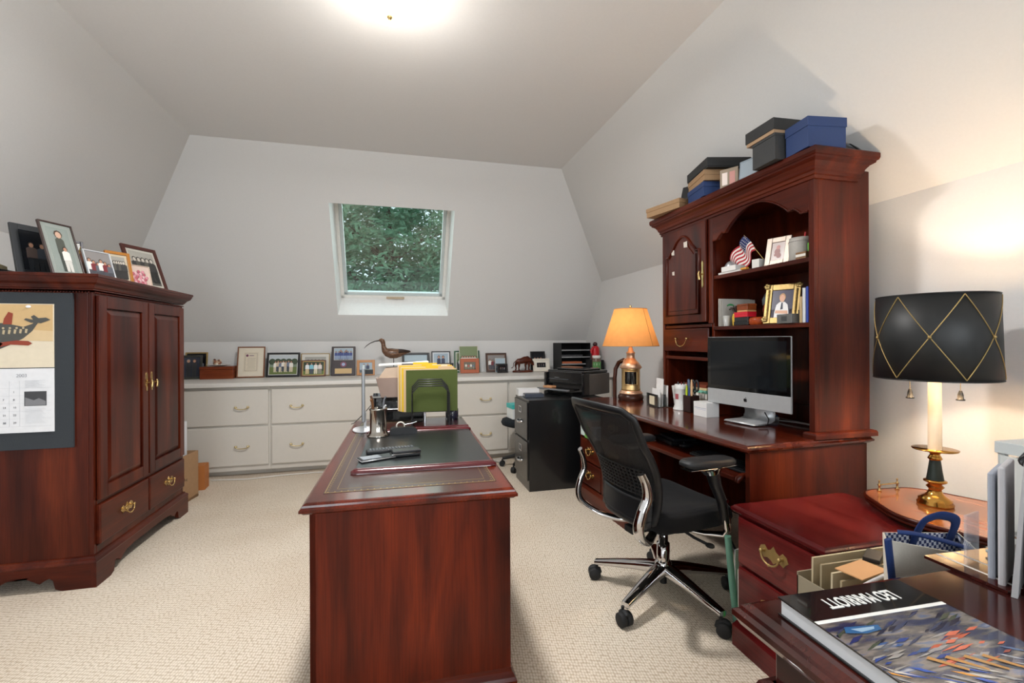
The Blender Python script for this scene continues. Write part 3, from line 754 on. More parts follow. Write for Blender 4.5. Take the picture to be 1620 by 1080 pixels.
# ================================================================== desk in the near right corner
nd = thing('corner_desk', 'dark glossy mahogany desk at the right foreground holding the big book', 'desk', (.575, -.45, 0))
NW, NL, NH = 1.0, 1.145, .76
NW_ = dict(dark='#1c0706', mid='#37100c', light='#4d1b14')
wn = lambda ax: wood(**NW_, axis=ax, rough=.14, coat=.6)
m = MB(wn('X')); m.ring(0, NW, 0, NL, [(-.03, NH-.045), (-.01, NH-.04), (-.004, NH-.03), (0, NH-.026), (0, NH-.016), (-.008, NH-.012), (-.010, NH-.006), (-.018, NH-.002), (-.022, NH)]); m.build('desk_top', nd)
m = MB(wn('Y'))
m.box(.045, NW-.04, .03, NL-.05, .10, NH-.045); m.build('body', nd, bevel=.002)
m = MB(wn('Y')); m.ring(.045, NW-.04, .03, NL-.05, [(.004, .64), (.018, .635), (.022, .625), (.016, .612), (.004, .605), (.0, .60)], caps=(False, False)); m.ring(.045, NW-.04, .03, NL-.05, [(.018, 0), (.018, .09), (.008, .1), (0, .11)], caps=(False, False)); m.build('waist_moulding', nd)
m = MB(wn('Z'))
for k in range(3): m.box(.038, .045, .06+k*.35, .36+k*.35, .14, .57)
m.build('side_panel', nd, bevel=.006)
# ================================================================== office chair
ch = thing('office_chair', 'black mesh-back office chair with chrome five-star base at the credenza desk', 'chair', (1.235, 1.955, 0), R(8))
# local: chair faces +X
BLK = paint('#101114', .45, var=.1); CHB = CHROME
Rb = .34
for k, deg in enumerate((138, 210, 282, 354, 66)):
    a = R(deg-8); c_, s_ = math.cos(a), math.sin(a)
    T = Matrix.Rotation(a, 4, 'Z')
    m = MB(CHB, T)
    # tapering leg, arched top
    def fn(u, v, T=T):
        r_ = .03+v*(Rb-.035); w_ = .034*(1-v)+.020*v; h = .052*(1-v)+.024*v; zc = .132-.046*v**1.2
        q = 2*PI*u
        return (r_, w_*math.copysign(abs(math.cos(q))**.6, math.cos(q)), zc+h/2*math.copysign(abs(math.sin(q))**.6, math.sin(q)))
    m.grid(fn, 16, 10, closeu=True)
    vs = [fn(i/16, 1) for i in range(16)]; m.add(vs, [tuple(range(16))])
    m.build('leg', ch)
    T2 = Matrix.Rotation(a, 4, 'Z') @ Matrix.Translation((Rb, 0, 0)) @ Matrix.Rotation(R((25, 70, 35, 80, 50)[k]), 4, 'Z')
    m = MB(BLACKM, T2)
    for s2 in (-1, 1):
        pr = [(.0, -.013), (.026, -.013), (.0295, -.010), (.0295, .010), (.026, .013), (.0, .013)]
        m2 = Matrix.Translation((0, s2*.0155, .030)) @ Matrix.Rotation(R(90), 4, 'X')
        q = MB(BLACKM, T2 @ m2); q.lathe([(r_, z) for r_, z in pr], n=20, cap=False)
        m.v += q.v; off = len(m.v)-len(q.v); m.f += [[i+off for i in f] for f in q.f]; m.mi += [0]*len(q.f); m.sm += q.sm
        if not m.mats: m.mats.append(BLACKM)
    m.cyl((0, -.004, .0275), (0, .004, .0275), .022, .022, 12)
    m.cyl((-.012, 0, .05), (-.012, 0, .078), .007, .007, 8)
    m.tube([(-.026, 0, .03), (-.022, 0, .048), (0, 0, .058), (.02, 0, .05)], .012, 8)
    m.build('caster', ch)
m = MB(CHB); m.lathe([(.035, .105), (.042, .112), (.042, .155), (.034, .165), (.03, .17)], n=24); m.build('hub', ch)
m = MB(CHB); m.lathe([(.03, .17), (.03, .25), (.022, .252), (.022, .34)], n=20); m.build('gas_column', ch)
MB(BLACKM).lathe([(.016, .06), (.016, .105)], n=12).build('column_tip', ch)
m = MB(BLACKM); m.box(-.12, .11, -.08, .08, .335, .375); m.box(-.20, -.10, -.03, .03, .33, .36); m.tube([(.02, -.08, .35), (.03, -.17, .335), (.05, -.22, .325)], .007, 8); m.ball((.055, -.235, .322), .014, 10, 8, sc=(1.3, 1.6, .7)); m.build('tilt_mechanism', ch, bevel=.008)
# seat cushion
def seat(u, v):
    q = 2*PI*u; ex = .55
    cx = math.copysign(abs(math.cos(q))**ex, math.cos(q)); sy = math.copysign(abs(math.sin(q))**ex, math.sin(q))
    prof = [(0, 0.), (.80, 0.), (.97, .015), (1.0, .045), (.985, .072), (.92, .088), (.7, .094), (.35, .090), (0, .088)]
    t = v*(len(prof)-1); i = min(int(t), len(prof)-2); f = t-i
    r_ = prof[i][0]*(1-f)+prof[i+1][0]*f; z = prof[i][1]*(1-f)+prof[i+1][1]*f
    X = .02+.245*cx*r_; Y = .245*sy*r_
    z += -.035*max(0, (X-.14)/.12)**2*(1 if v > .3 else .4)+.012*(Y/.24)**2*(v > .4)
    return (X, Y, .385+z)
m = MB(fabric('#141416', '#0a0a0c', 500.)); m.grid(seat, 48, 25, closeu=True); m.build('seat', ch)
MB(BLACKM).box(-.16, .2, -.18, .18, .372, .392).build('seat_pan', ch, bevel=.01)
# back: frame curve in the XZ plane of the chair, recline, slight wrap
def backx(z):   # x of the back at height z (0.42 .. 0.93)
    t = max(0, (z-.42)/.50)
    return -.235-.02*math.sin(PI*min(1, t*1.4))*-1.6-.165*t**1.5
def halfw(z):
    t = max(0, (z-.42)/.50)
    return .175+.055*min(1, t*1.6)**.8+.005*t
ZT, ZB = .925, .415
def bp(y, z):
    return (backx(z)-.045*(abs(y)/.24)**2*-1, y, z)
def mesh_panel(u, v):
    z = ZB+.02+(ZT-.035-ZB)*v; y = (2*u-1)*(halfw(z)-.012); p = bp(y, z)
    return p
NET = None
mt_, nt, N, L, b = nodes('mesh_net')
b.inputs['Base Color'].default_value = lin('#131416'); b.inputs['Roughness'].default_value = .7
tr = N.new('ShaderNodeBsdfTransparent'); mxs = N.new('ShaderNodeMixShader'); mxs.inputs[0].default_value = .80
L.new(tr.outputs[0], mxs.inputs[1]); L.new(b.outputs[0], mxs.inputs[2]); L.new(mxs.outputs[0], N['Material Output'].inputs[0])
m = MB(mt_); m.grid(mesh_panel, 17, 25); m.build('mesh_back', ch, solid=.003)
# frame rim
rim = []
for i in range(21): z = ZB+.03+(ZT-.03-ZB-.03)*i/20; rim.append(bp(-halfw(z), z))
for i in range(1, 14): 
    u = i/14; y = -halfw(ZT)+.01+(2*halfw(ZT)-.02)*u; rim.append(bp(y, ZT+.010*math.sin(PI*u)))
for i in range(21): z = ZT-.03-(ZT-.03-ZB-.03)*i/20; rim.append(bp(halfw(z), z))
for i in range(1, 12):
    u = i/12; y = halfw(ZB)-.01-(2*halfw(ZB)-.02)*u; rim.append(bp(y, ZB))
m = MB(BLK); m.tube(rim, .014, 10, closed=True, flat=(1.35, .75)); m.build('back_frame', ch)
# lower solid shell + lumbar grid
m = MB(BLK); m.grid(lambda u, v: tuple(Vector(bp((2*u-1)*(halfw(.45)-.005), ZB+.005+.105*v))+Vector((-.006, 0, 0))), 13, 7); m.build('lower_shell', ch, solid=.01)
m = MB(BLK)
for r_ in range(8):
    z = .545+r_*.0165
    m.tube([tuple(Vector(bp(y, z))+Vector((-.012, 0, 0))) for y in [(-.175+.35*i/12) for i in range(13)]], .0035, 6)
for c_ in range(15):
    y = -.175+.35*c_/14
    m.tube([tuple(Vector(bp(y, z))+Vector((-.013, 0, 0))) for z in (.542, .58, .62, .664)], .003, 6)
m.build('lumbar_grid', ch)
# chrome swan arms from under the seat up to the back frame
for s_ in (-1, 1):
    pts = [(-.08, s_*.05, .352), (-.17, s_*.12, .350), (-.24, s_*.185, .365), (-.305, s_*.225, .41), (-.325, s_*.238, .46), (-.310, s_*.242, .52), (-.285, s_*.243, .575), (-.292, s_*.243, .63), (-.312, s_*.24, .675)]
    m = MB(CHB); pp = smooth(pts, 5); m.tube(pp, [.015+.005*math.sin(PI*min(1, i/(len(pp)-1)*1.05)) for i in range(len(pp))], 14, flat=(.75, 1.15)); m.build('back_bracket', ch)
    # armrest
    m = MB(BLACK)
    m.tube([(.10, s_*.275, .435), (.075, s_*.28, .53), (.045, s_*.275, .60), (.035, s_*.268, .655)], [.021, .026, .03, .035], 14, flat=(1.0, .7)); post = m.build('armrest_post', ch)
    m = MB(CHB); m.tube([(-.02, s_*.10, .368), (.06, s_*.20, .362), (.105, s_*.262, .372), (.118, s_*.275, .40), (.108, s_*.275, .45)], [.012, .014, .018, .022, .023], 12, flat=(.7, 1.2)); m.cyl((.083, s_*.285, .535), (.083, s_*.305, .535), .009, .008, 12); m.build('armrest_bracket', ch)
    m = MB(CHB); m.tube([(.035, s_*.268, .648), (.03, s_*.265, .672)], [.034, .05], 14); m.tube([(-.10, s_*.26, .676), (.03, s_*.262, .676), (.15, s_*.26, .676)], [.034, .042, .034], 14, flat=(.14, 1.0)); m.build('armrest_plate', ch)
    def pad(u, v, s_=s_):
        q = 2*PI*u; ex = .5
        cx = math.copysign(abs(math.cos(q))**ex, math.cos(q)); sy = math.copysign(abs(math.sin(q))**ex, math.sin(q))
        prof = [(0, 0), (.9, 0), (1, .008), (1, .020), (.9, .03), (.5, .034), (0, .034)]
        t = v*6; i = min(int(t), 5); f = t-i; r_ = prof[i][0]*(1-f)+prof[i+1][0]*f; z = prof[i][1]*(1-f)+prof[i+1][1]*f
        return (.02+.135*cx*r_, s_*.26+.047*sy*r_, .681+z-.004*cx*r_)
    m = MB(paint('#1a1b1d', .55, bump=.2, scale=300)); m.grid(pad, 32, 19, closeu=True); m.build('armrest_pad', ch)

# ================================================================== side table and its lamp
st = thing('oval_side_table', 'small honey-brown oval side table with brass gallery rail holding the black-shaded lamp', 'table', (1.945, 1.20, 0))
def oval(k=1., n=64):
    o = []
    for i in range(n):
        a = 2*PI*i/n; r_ = 1+.035*math.cos(6*a+.4)
        o.append((.225*k*r_*math.cos(a)*1.0, .275*k*r_*math.sin(a)))
    return o
wt = wood('#7a3d1c', '#9a5428', '#b06a38', 'Y', rough=.14, coat=.6)
wtd = wood(**MAH, axis='Y', rough=.25)
m = MB(wt); m.prism(oval(.99), .590, .600, 'Z'); m.build('table_top', st)
m = MB(wtd); 
for k, z in ((1.0, .594), (.985, .581)): m.tube([(x, y, z) for x, y in oval(k)], .008, 8, closed=True)
m.prism(oval(.93), .574, .590, 'Z'); m.build('table_edge', st)
m = MB(wtd); m.lathe([(.03, .575), (.022, .55), (.018, .45), (.026, .36), (.03, .30), (.02, .24), (.028, .18), (.028, .12)], .06, -.02, 0, 20); m.build('column', st)
for a in (100, 260, 0):
    ca, sa = math.cos(R(a)), math.sin(R(a)); m = MB(wtd); m.tube([(.06+ca*.02, -.02+sa*.02, .15), (.06+ca*.07, -.02+sa*.07, .12), (.06+ca*.12, -.02+sa*.12, .04), (.06+ca*.155, -.02+sa*.155, .012)], [.014, .014, .012, .012], 8); m.build('leg', st)
m = MB(BRASS)
for px_, py_ in ((-.045, .245), (.05, .245), ):
    m.lathe([(.007, 0), (.009, .003), (.004, .008), (.0035, .020), (.007, .026), (.0035, .03), (.002, .038), (.004, .042), (.001, .046)], px_, py_, .60, 12)
m.tube([(-.045, .245, .626), (.05, .245, .626)], .003, 8); m.build('gallery_rail', st)

bl = thing('table_lamp', 'table lamp with black drum shade and gold diamond lines on the oval side table', 'lamp', (1.945, 1.275, .6005))
GB = paint('#b98a45', .18, 1., var=.1)
m = MB(GB); m.lathe([(.052, 0), (.054, .008), (.048, .016), (.050, .022), (.030, .036), (.022, .046), (.018, .058), (.027, .068), (.018, .078), (.034, .086), (.034, .091), (.018, .096)], n=32); m.build('base', bl)
MB(paint('#26302c', .3, .2)).lathe([(.026, .094), (.022, .12), (.016, .168)], n=28).build('stem', bl)
m = MB(GB); m.lathe([(.016, .166), (.022, .172), (.018, .180), (.014, .188), (.02, .196), (.066, .204), (.068, .208), (.02, .206), (.018, .212)], n=36); m.build('drip_pan', bl)
MB(paint('#e6d9c2', .5)).lathe([(.0205, .206), (.019, .52)], n=24).build('candle_tube', bl)
# shade: opaque black card, gold lines
r0, r1, z0, z1 = .180, .172, .470, .775
m = MB(paint('#121415', .5, var=.15))
m.grid(lambda u, v: ((r0+(r1-r0)*v)*math.cos(2*PI*u), (r0+(r1-r0)*v)*math.sin(2*PI*u), z0+(z1-z0)*v), 64, 3, closeu=True)
sh = m.build('lamp_shade', bl, solid=.002)
m = MB(paint('#e8dcc8', .8)); m.grid(lambda u, v: ((r0-.003+(r1-r0)*v)*math.cos(2*PI*u), (r0-.003+(r1-r0)*v)*math.sin(2*PI*u), z0+.002+(z1-z0-.004)*v), 48, 2, closeu=True); m.build('shade_lining', sh)
m = MB(GOLD)
nseg = 6
def on(a, z, e=.0015): r_ = r0+(r1-r0)*(z-z0)/(z1-z0)+e; return (r_*math.cos(a), r_*math.sin(a), z)
A0 = math.atan2(-1.275, -1.945)-R(4)
zm = (z0+z1)/2
for k in range(nseg):
    a = A0+k*2*PI/nseg
    for (aa, za), (ab, zb) in (((a, zm), (a+PI/nseg, z1-.006)), ((a+PI/nseg, z1-.006), (a+2*PI/nseg, zm)), ((a, zm), (a+PI/nseg, z0+.006)), ((a+PI/nseg, z0+.006), (a+2*PI/nseg, zm))):
        m.tube([on(aa+(ab-aa)*i/14, za+(zb-za)*i/14) for i in range(15)], .0018, 6)
    m.ball(on(a, zm, .003), .006, 8, 6)
m.build('gold_lines', sh)
m = MB(BLACK); m.tube([on(2*PI*i/48, z1, 0) for i in range(48)], .0025, 6, closed=True); m.build('shade_trim', sh); m = MB(BLACK); m.tube([on(2*PI*i/48, z0, 0) for i in range(48)], .0025, 6, closed=True); m.build('shade_trim', sh)
for dx, dy in ((-.040, .040), (.040, -.040)):
    m = MB(BRASS); m.tube([(dx*1.25, dy*1.25, .52), (dx*1.25, dy*1.25, .425)], .0012, 6)
    m.lathe([(.004, .018), (.008, .004), (.009, -.012), (.013, -.014), (.013, -.018), (.002, -.018)], dx*1.25, dy*1.25, .41, 12, mat=BLACK); m.build('pull_chain', bl)
MB(BRASS).tube([(-.06, 0, .52), (.06, 0, .52)], .005, 8).build('socket_arm', bl)
for s_ in (-1, 1):
    MB(emis('#ffd9a8', 6)).ball((s_*.055, 0, .585), .026, 16, 10).build('bulb', bl)
point('black_lamp_bulb', (1.945, 1.275, .6+.61), 11, (1, .80, .58), .03)

# ================================================================== ship-lantern lamp with orange shade
ol = thing('table_lamp', 'brass ship-lantern table lamp with glowing orange shade on the credenza desk', 'lamp', (1.748, 3.20, .7608))
TS = Matrix.Diagonal((1.02, 1.02, 1.19, 1))
m = MB(wood('#2a1712', '#3e231a', '#543022', 'X', rough=.25), TS); m.lathe([(.088, 0), (.094, .010), (.094, .024), (.086, .032), (.081, .038)], n=36); m.build('base', ol)
CU = paint('#e0b595', .42, .85, var=.12, bump=.25); LBR = paint('#d2b07a', .36, .85, var=.12)
m = MB(CU, TS); m.tube([(.080*math.cos(2*PI*i/36), .080*math.sin(2*PI*i/36), .043) for i in range(36)], .006, 8, closed=True); m.lathe([(.076, .038), (.076, .056), (.066, .060)], n=36); m.build('rope_ring', ol)
m = MB(LBR, TS); m.lathe([(.066, .058), (.071, .064), (.069, .072), (.067, .076), (.067, .190), (.071, .196), (.069, .202)], n=36); m.build('lantern_body', ol)
wa = math.atan2(-3.2, -1.748)
m = MB(paint('#0c0b0a', .08, coat=.8), TS); m.grid(lambda u, v: (.0678*math.cos(wa+(u-.5)*R(76)), .0678*math.sin(wa+(u-.5)*R(76)), .100+.082*v), 12, 2); m.build('lantern_glass', ol)
m = MB(LBR, TS)
for z_ in (.099, .183): m.tube([(.0692*math.cos(wa+(u/12-.5)*R(80)), .0692*math.sin(wa+(u/12-.5)*R(80)), z_) for u in range(13)], .003, 6)
for sg in (-1, 1): m.tube([(.0692*math.cos(wa+sg*R(40)), .0692*math.sin(wa+sg*R(40)), z_) for z_ in (.097, .185)], .003, 6)
m.build('window_frame', ol)
m = MB(CU, TS); m.lathe([(.074, .200), (.083, .206), (.058, .238), (.034, .262), (.031, .268), (.029, .292), (.033, .296), (.033, .302), (.020, .312), (.018, .326), (.013, .334)], n=36); m.build('lantern_top', ol)
m = MB(CU, TS); m.tube([(.056*math.cos(a), .012, .236+.034*math.sin(a)) for a in [PI*i/10 for i in range(11)]], .003, 6); m.build('bail_handle', ol)
m = MB(paint('#d8b08c', .5)); m.lathe([(.012, .39), (.012, .53)], n=14); m.build('socket', ol)
zs0, zs1, rs0, rs1 = .410, .692, .212, .122
m = MB(shade_cloth('#e2a566', .5)); m.grid(lambda u, v: ((rs0+(rs1-rs0)*v)*math.cos(2*PI*u), (rs0+(rs1-rs0)*v)*math.sin(2*PI*u), zs0+(zs1-zs0)*v), 64, 4, closeu=True)
s_h = m.build('lamp_shade', ol)
for rr, zz in ((rs0, zs0), (rs1, zs1)): m = MB(paint('#c98f4c', .7)); m.tube([(rr*math.cos(2*PI*i/48), rr*math.sin(2*PI*i/48), zz) for i in range(48)], .0022, 6, closed=True); m.build('shade_trim', s_h)
m = MB(paint('#a8743a', .7)); a = wa+R(48); m.tube([(rs0*math.cos(a), rs0*math.sin(a), zs0), (rs1*math.cos(a), rs1*math.sin(a), zs1)], .0022, 6); m.build('shade_seam', s_h)
m = MB(BRASS)
for k in range(3): a = k*2*PI/3; m.tube([(0, 0, zs1-.004), (rs1*math.cos(a), rs1*math.sin(a), zs1-.004)], .0015, 6)
m.lathe([(.003, 0), (.010, .008), (.006, .018), (.011, .026), (.002, .036)], 0, 0, zs1-.004, 12); m.build('finial', ol)
point('lantern_lamp_bulb', (1.748, 3.20, .7608+.54), 1.7, (1, .80, .56), .03)
# ================================================================== small things: helpers
def P_(h, r_=.5): return paint(h, r_, var=.03)
def figure(m, x, z, h, top, legs, skin='#b98a70', hair='#2c2320', y=-.002, w_=None):
    """a small printed person, drawn flat inside a photograph"""
    w_ = w_ or h*.17
    m.add([(x-w_, y, z+h*.45), (x+w_, y, z+h*.45), (x+w_*.95, y, z+h*.80), (x+w_*.4, y, z+h*.86), (x-w_*.4, y, z+h*.86), (x-w_*.95, y, z+h*.80)], [(0, 1, 2, 3, 4, 5)], P_(top))
    m.add([(x-w_*.85, y, z), (x-w_*.1, y, z), (x, y, z+h*.4), (x+w_*.1, y, z), (x+w_*.85, y, z), (x+w_*.9, y, z+h*.47), (x-w_*.9, y, z+h*.47)], [(0, 1, 2, 3, 4, 5, 6)], P_(legs))
    r_ = h*.085
    m.add([(x+r_*1.1*math.cos(a), y-.0001, z+h*.945+r_*1.2*math.sin(a)) for a in [2*PI*i/8 for i in range(8)]], [tuple(range(8))], P_(hair))
    m.add([(x+r_*.8*math.cos(a), y-.0003, z+h*.925+r_*math.sin(a)) for a in [2*PI*i/8 for i in range(8)]], [tuple(range(8))], P_(skin))
def picture(m, x0, x1, z0, z1, kind, y=-.0005):
    W, Hh = x1-x0, z1-z0; cx = (x0+x1)/2; yf = y-.0012
    rn = random.Random(hash(kind) % 1 + int(W*1e4))
    def band(a, b, h): m.add([(x0, y, z0+Hh*a), (x1, y, z0+Hh*a), (x1, y, z0+Hh*b), (x0, y, z0+Hh*b)], [(0, 1, 2, 3)], P_(h, .25))
    if kind == 'team':
        band(0, .38, '#6d7a4a'); band(.38, .72, '#7c8a78'); band(.72, 1, '#b9c0c4')
        for k in range(5): m.ball((x0+W*(.1+.2*k), y-.0005, z0+Hh*.66), Hh*.16, 8, 6, P_('#3c4a34'), (1, .02, 1))
        for k in range(7): figure(m, x0+W*(.22+.095*k), z0+Hh*(.12+.03*(k % 2)), Hh*.55, ('#e4e0d6', '#c8b49a', '#6a7488')[k % 3], ('#c9bda4', '#3c4250')[k % 2], y=yf-.0006*k)
    elif kind == 'four':
        band(0, .3, '#5e7238'); band(.3, 1, '#2f3d2a')
        for k in range(4): figure(m, x0+W*(.2+.2*k), z0+Hh*.08, Hh*.8, ('#dfe3e4', '#7fc0d0', '#e8e6e0', '#e3d9d2')[k], ('#c9b48c', '#3a4152', '#d8cdb4', '#8a8577')[k], y=yf-.0005*k)
    elif kind == 'couple':
        band(0, 1, '#252b3a')
        for k in range(2): figure(m, x0+W*(.34+.34*k), z0, Hh*.86, '#14151a', '#101116', y=yf-.0005*k, hair=('#8f8a84', '#5a3a28')[k], w_=W*.15)
    elif kind == 'shore':
        band(0, .45, '#5f7a88'); band(.45, .62, '#3e4c4e'); band(.62, 1, '#a9bcc6')
        for k in range(9): figure(m, x0+W*(.1+.1*k), z0+Hh*.1, Hh*.42, ('#26303a', '#8b99a4')[k % 2], '#23272c', y=yf-.0003*k)
    elif kind == 'two':
        band(0, 1, '#9fb0bd'); band(0, .3, '#7d8a96')
        for k in range(2): figure(m, x0+W*(.35+.3*k), z0, Hh*.85, '#2a3350', '#23283a', y=yf-.0005*k, w_=W*.13)
    elif kind == 'green':
        band(0, .45, '#23251f'); band(.45, .62, '#4f6a3c'); band(.62, 1, '#77865c')
        for k in range(6): figure(m, x0+W*(.15+.14*k), z0+Hh*.18, Hh*.45, '#e8e6e0', '#222', y=yf-.0003*k) if False else figure(m, x0+W*(.15+.14*k), z0+Hh*.18, Hh*.45, '#e8e6e0', '#222222', y=yf-.0003*k)
    elif kind == 'family':
        band(0, 1, '#6f6a5a'); band(0, .3, '#a59a86')
        for k in range(4): figure(m, x0+W*(.18+.21*k), z0+Hh*.05, Hh*(.75-.1*(k % 2)), ('#e3ddd0', '#b8564a', '#dcd6cc', '#5d6f86')[k], '#8f8670', y=yf-.0005*k)
    elif kind == 'old':
        band(0, 1, '#a9a69d'); band(0, .35, '#6d6a64')
        for k in range(5): figure(m, x0+W*(.16+.17*k), z0+Hh*.08, Hh*.72, ('#3c3b3a', '#58564f')[k % 2], '#2d2c2b', y=yf-.0005*k, skin='#c9c2b6')
    elif kind == 'bride':
        band(0, 1, '#8d9690'); figure(m, cx, z0, Hh*.9, '#4d5048', '#3c423c', y=yf, w_=W*.2, skin='#c9a68f', hair='#4a3a30')
        figure(m, cx+W*.12, z0, Hh*.55, '#e1dfd8', '#cfcdc6', y=yf-.001, w_=W*.18)
    elif kind == 'golf':
        band(0, 1, '#23231f'); band(.55, 1, '#8e8a74')
    elif kind == 'flowers':
        band(0, 1, '#d9c3b6')
        for k in range(26):
            a = k*2.4; r_ = .045*math.sqrt(k+1)*min(W, Hh)*1.9
            m.ball((cx+r_*math.cos(a)*.8, y-.001-.0002*k, z0+Hh*.42+r_*math.sin(a)*.8), Hh*.075, 7, 5, P_(('#d98f9a', '#b9606e', '#e6b8bd')[k % 3]), (1, .05, 1))
    elif kind == 'crowd':
        band(0, 1, '#8e8a88'); band(0, .25, '#9a4a4a')
        for k in range(6): figure(m, x0+W*(.12+.15*k), z0+Hh*.02, Hh*(.7-.06*(k % 3)), ('#e6e3de', '#7a2f35', '#5d6068')[k % 3], '#4a4a50', y=yf-.0005*k)
    elif kind == 'dark':
        band(0, 1, '#1b1c20'); band(.5, 1, '#2a2d33')
        for k in range(3): figure(m, x0+W*(.25+.25*k), z0, Hh*.7, ('#5a4a44', '#3a3f48', '#6d6f74')[k], '#202226', y=yf-.0005*k)
    elif kind == 'boy':
        band(0, 1, '#2c2a45'); band(0, .3, '#4a4058')
        m.add([(cx+W*a_, yf, z0+Hh*b_) for a_, b_ in ((-.34, 0), (.34, 0), (.33, .2), (.26, .46), (.12, .56), (-.12, .56), (-.26, .46), (-.33, .2))], [tuple(range(8))], P_('#e9e7e6'))
        m.add([(cx+W*.15*math.cos(q), yf-.0004, z0+Hh*.73+Hh*.15*math.sin(q)) for q in [2*PI*i/14 for i in range(14)]], [tuple(range(14))], P_('#b58a5e')); m.add([(cx+W*.125*math.cos(q), yf-.0007, z0+Hh*.69+Hh*.135*math.sin(q)) for q in [2*PI*i/14 for i in range(14)]], [tuple(range(14))], P_('#d9a98c'))
        m.add([(cx-.003, yf-.001, z0+Hh*.54), (cx+.003, yf-.001, z0+Hh*.54), (cx+.006, yf-.001, z0+Hh*.30), (cx-.006, yf-.001, z0+Hh*.28)], [(0, 1, 2, 3)], P_('#20243a'))
        m.add([(cx-W*.3, yf-.001, z0+Hh*.16), (cx+W*.3, yf-.001, z0+Hh*.12), (cx+W*.28, yf-.001, z0+Hh*.24), (cx-W*.28, yf-.001, z0+Hh*.26)], [(0, 1, 2, 3)], P_('#d9a98c'))
    elif kind == 'baby':
        band(0, 1, '#b9a9a4'); 
        for dx, dz, r_ in ((0, .72, .15), (-.05, .48, .22), (.08, .25, .18), (-.18, .3, .1)):
            m.add([(cx+W*(dx+r_*math.cos(a)), yf-.0003*dx, z0+Hh*dz+Hh*r_*.8*math.sin(a)) for a in [2*PI*i/10 for i in range(10)]], [tuple(range(10))], P_('#c08a84' if dz > .6 else '#9c7370'))
    elif kind == 'cert':
        band(0, 1, '#d9cdb8')
        fr_ = P_('#6a5a50')
        for a in ((.1, .9, .06, .07), (.1, .9, .93, .94)): m.box(x0+W*a[0], x0+W*a[1], y-.0008, y, z0+Hh*a[2], z0+Hh*a[3], fr_)
        for a in ((.1, .115), (.885, .9)): m.box(x0+W*a[0], x0+W*a[1], y-.0008, y, z0+Hh*.06, z0+Hh*.94, fr_)
        m.add([(x0+W*.24+W*.09*math.cos(a), y-.0008, z0+Hh*.83+W*.09*math.sin(a)) for a in [2*PI*i/10 for i in range(10)]], [tuple(range(10))], P_('#6b3350'))
        m.box(x0+W*.38, x0+W*.68, y-.0008, y, z0+Hh*.81, z0+Hh*.84, P_('#5b3f62'))
        for k in range(9): m.box(x0+W*(.22+.03*(k % 3)), x0+W*(.80-.04*(k % 2)), y-.0008, y, z0+Hh*(.14+.068*k), z0+Hh*(.15+.068*k), P_('#8d8272'))
def frame(label, loc, w_, h_, rz=0, lean=10, fm=None, fw_=.018, th=.014, matm=None, mw=0., kind='team', group=None, name='picture_frame', stand=True, fm2=None):
    """framed photograph; loc = middle of its bottom edge, front faces -Y before turning"""
    fm = fm or BLACK
    th_ = R(lean)
    t = thing(name, label, 'picture frame', (loc[0], loc[1], loc[2]+th*math.sin(th_)+.0006), rz, group, rx=-th_)
    m = MB(fm); a, b = w_/2, fw_
    m.box(-a, -a+b, 0, th, 0, h_).box(a-b, a, 0, th, 0, h_).box(-a+b, a-b, 0, th, 0, b).box(-a+b, a-b, 0, th, h_-b, h_)
    m.build('frame', t, bevel=.002)
    if fm2:
        m = MB(fm2); e = b*.75
        m.box(-a+e, -a+b+.003, -.001, .006, e, h_-e).box(a-b-.003, a-e, -.001, .006, e, h_-e).box(-a+e, a-e, -.001, .006, e, b+.003).box(-a+e, a-e, -.001, .006, h_-b-.003, h_-e); m.build('inner_rim', t)
    MB(BLACKM).box(-a+b*.5, a-b*.5, .009, th-.001, b*.5, h_-b*.5).build('backing', t)
    x0, x1, z0, z1 = -a+b, a-b, b, h_-b
    if matm:
        MB(matm).box(x0, x1, .0062, .0088, z0, z1).build('mat_board', t)
        x0 += mw; x1 -= mw; z0 += mw; z1 -= mw
    m = MB(WHITE); m.box(x0, x1, .0056, .0086, z0, z1); picture(m, x0, x1, z0, z1, kind, .0052); m.build('photograph', t)
    if stand and lean > 3:
        # strut standing behind: foot on the surface
        k = h_*.62; ft = Vector((0, th+k*math.tan(R(lean+12)), 0))
        foot_y = k*.42+th
        foot_z = foot_y*math.tan(th_)-th*math.tan(th_)*0
        m = MB(BLACKM); m.add([(-.012, th, k), (.012, th, k), (.022, foot_y, foot_z-.002), (-.022, foot_y, foot_z-.002), (-.012, th+.003, k), (.012, th+.003, k), (.022, foot_y+.003, foot_z-.002), (-.022, foot_y+.003, foot_z-.002)], [(0, 1, 2, 3), (7, 6, 5, 4), (0, 4, 5, 1), (1, 5, 6, 2), (2, 6, 7, 3), (3, 7, 4, 0)]); m.build('easel_strut', t)
    return t
def carton(name, label, cat, loc, rz, w_, d_, h_, mat, lid=None, lidh=.03, group=None, over=.003, rx=0):
    """box standing on its base with a separate lid"""
    t = thing(name, label, cat, loc, rz, group, rx)
    MB(mat).box(-w_/2, w_/2, -d_/2, d_/2, 0, h_-.002).build('base', t, bevel=.001)
    MB(lid or mat).box(-w_/2-over, w_/2+over, -d_/2-over, d_/2+over, h_-lidh, h_).build('lid', t, bevel=.001)
    return t

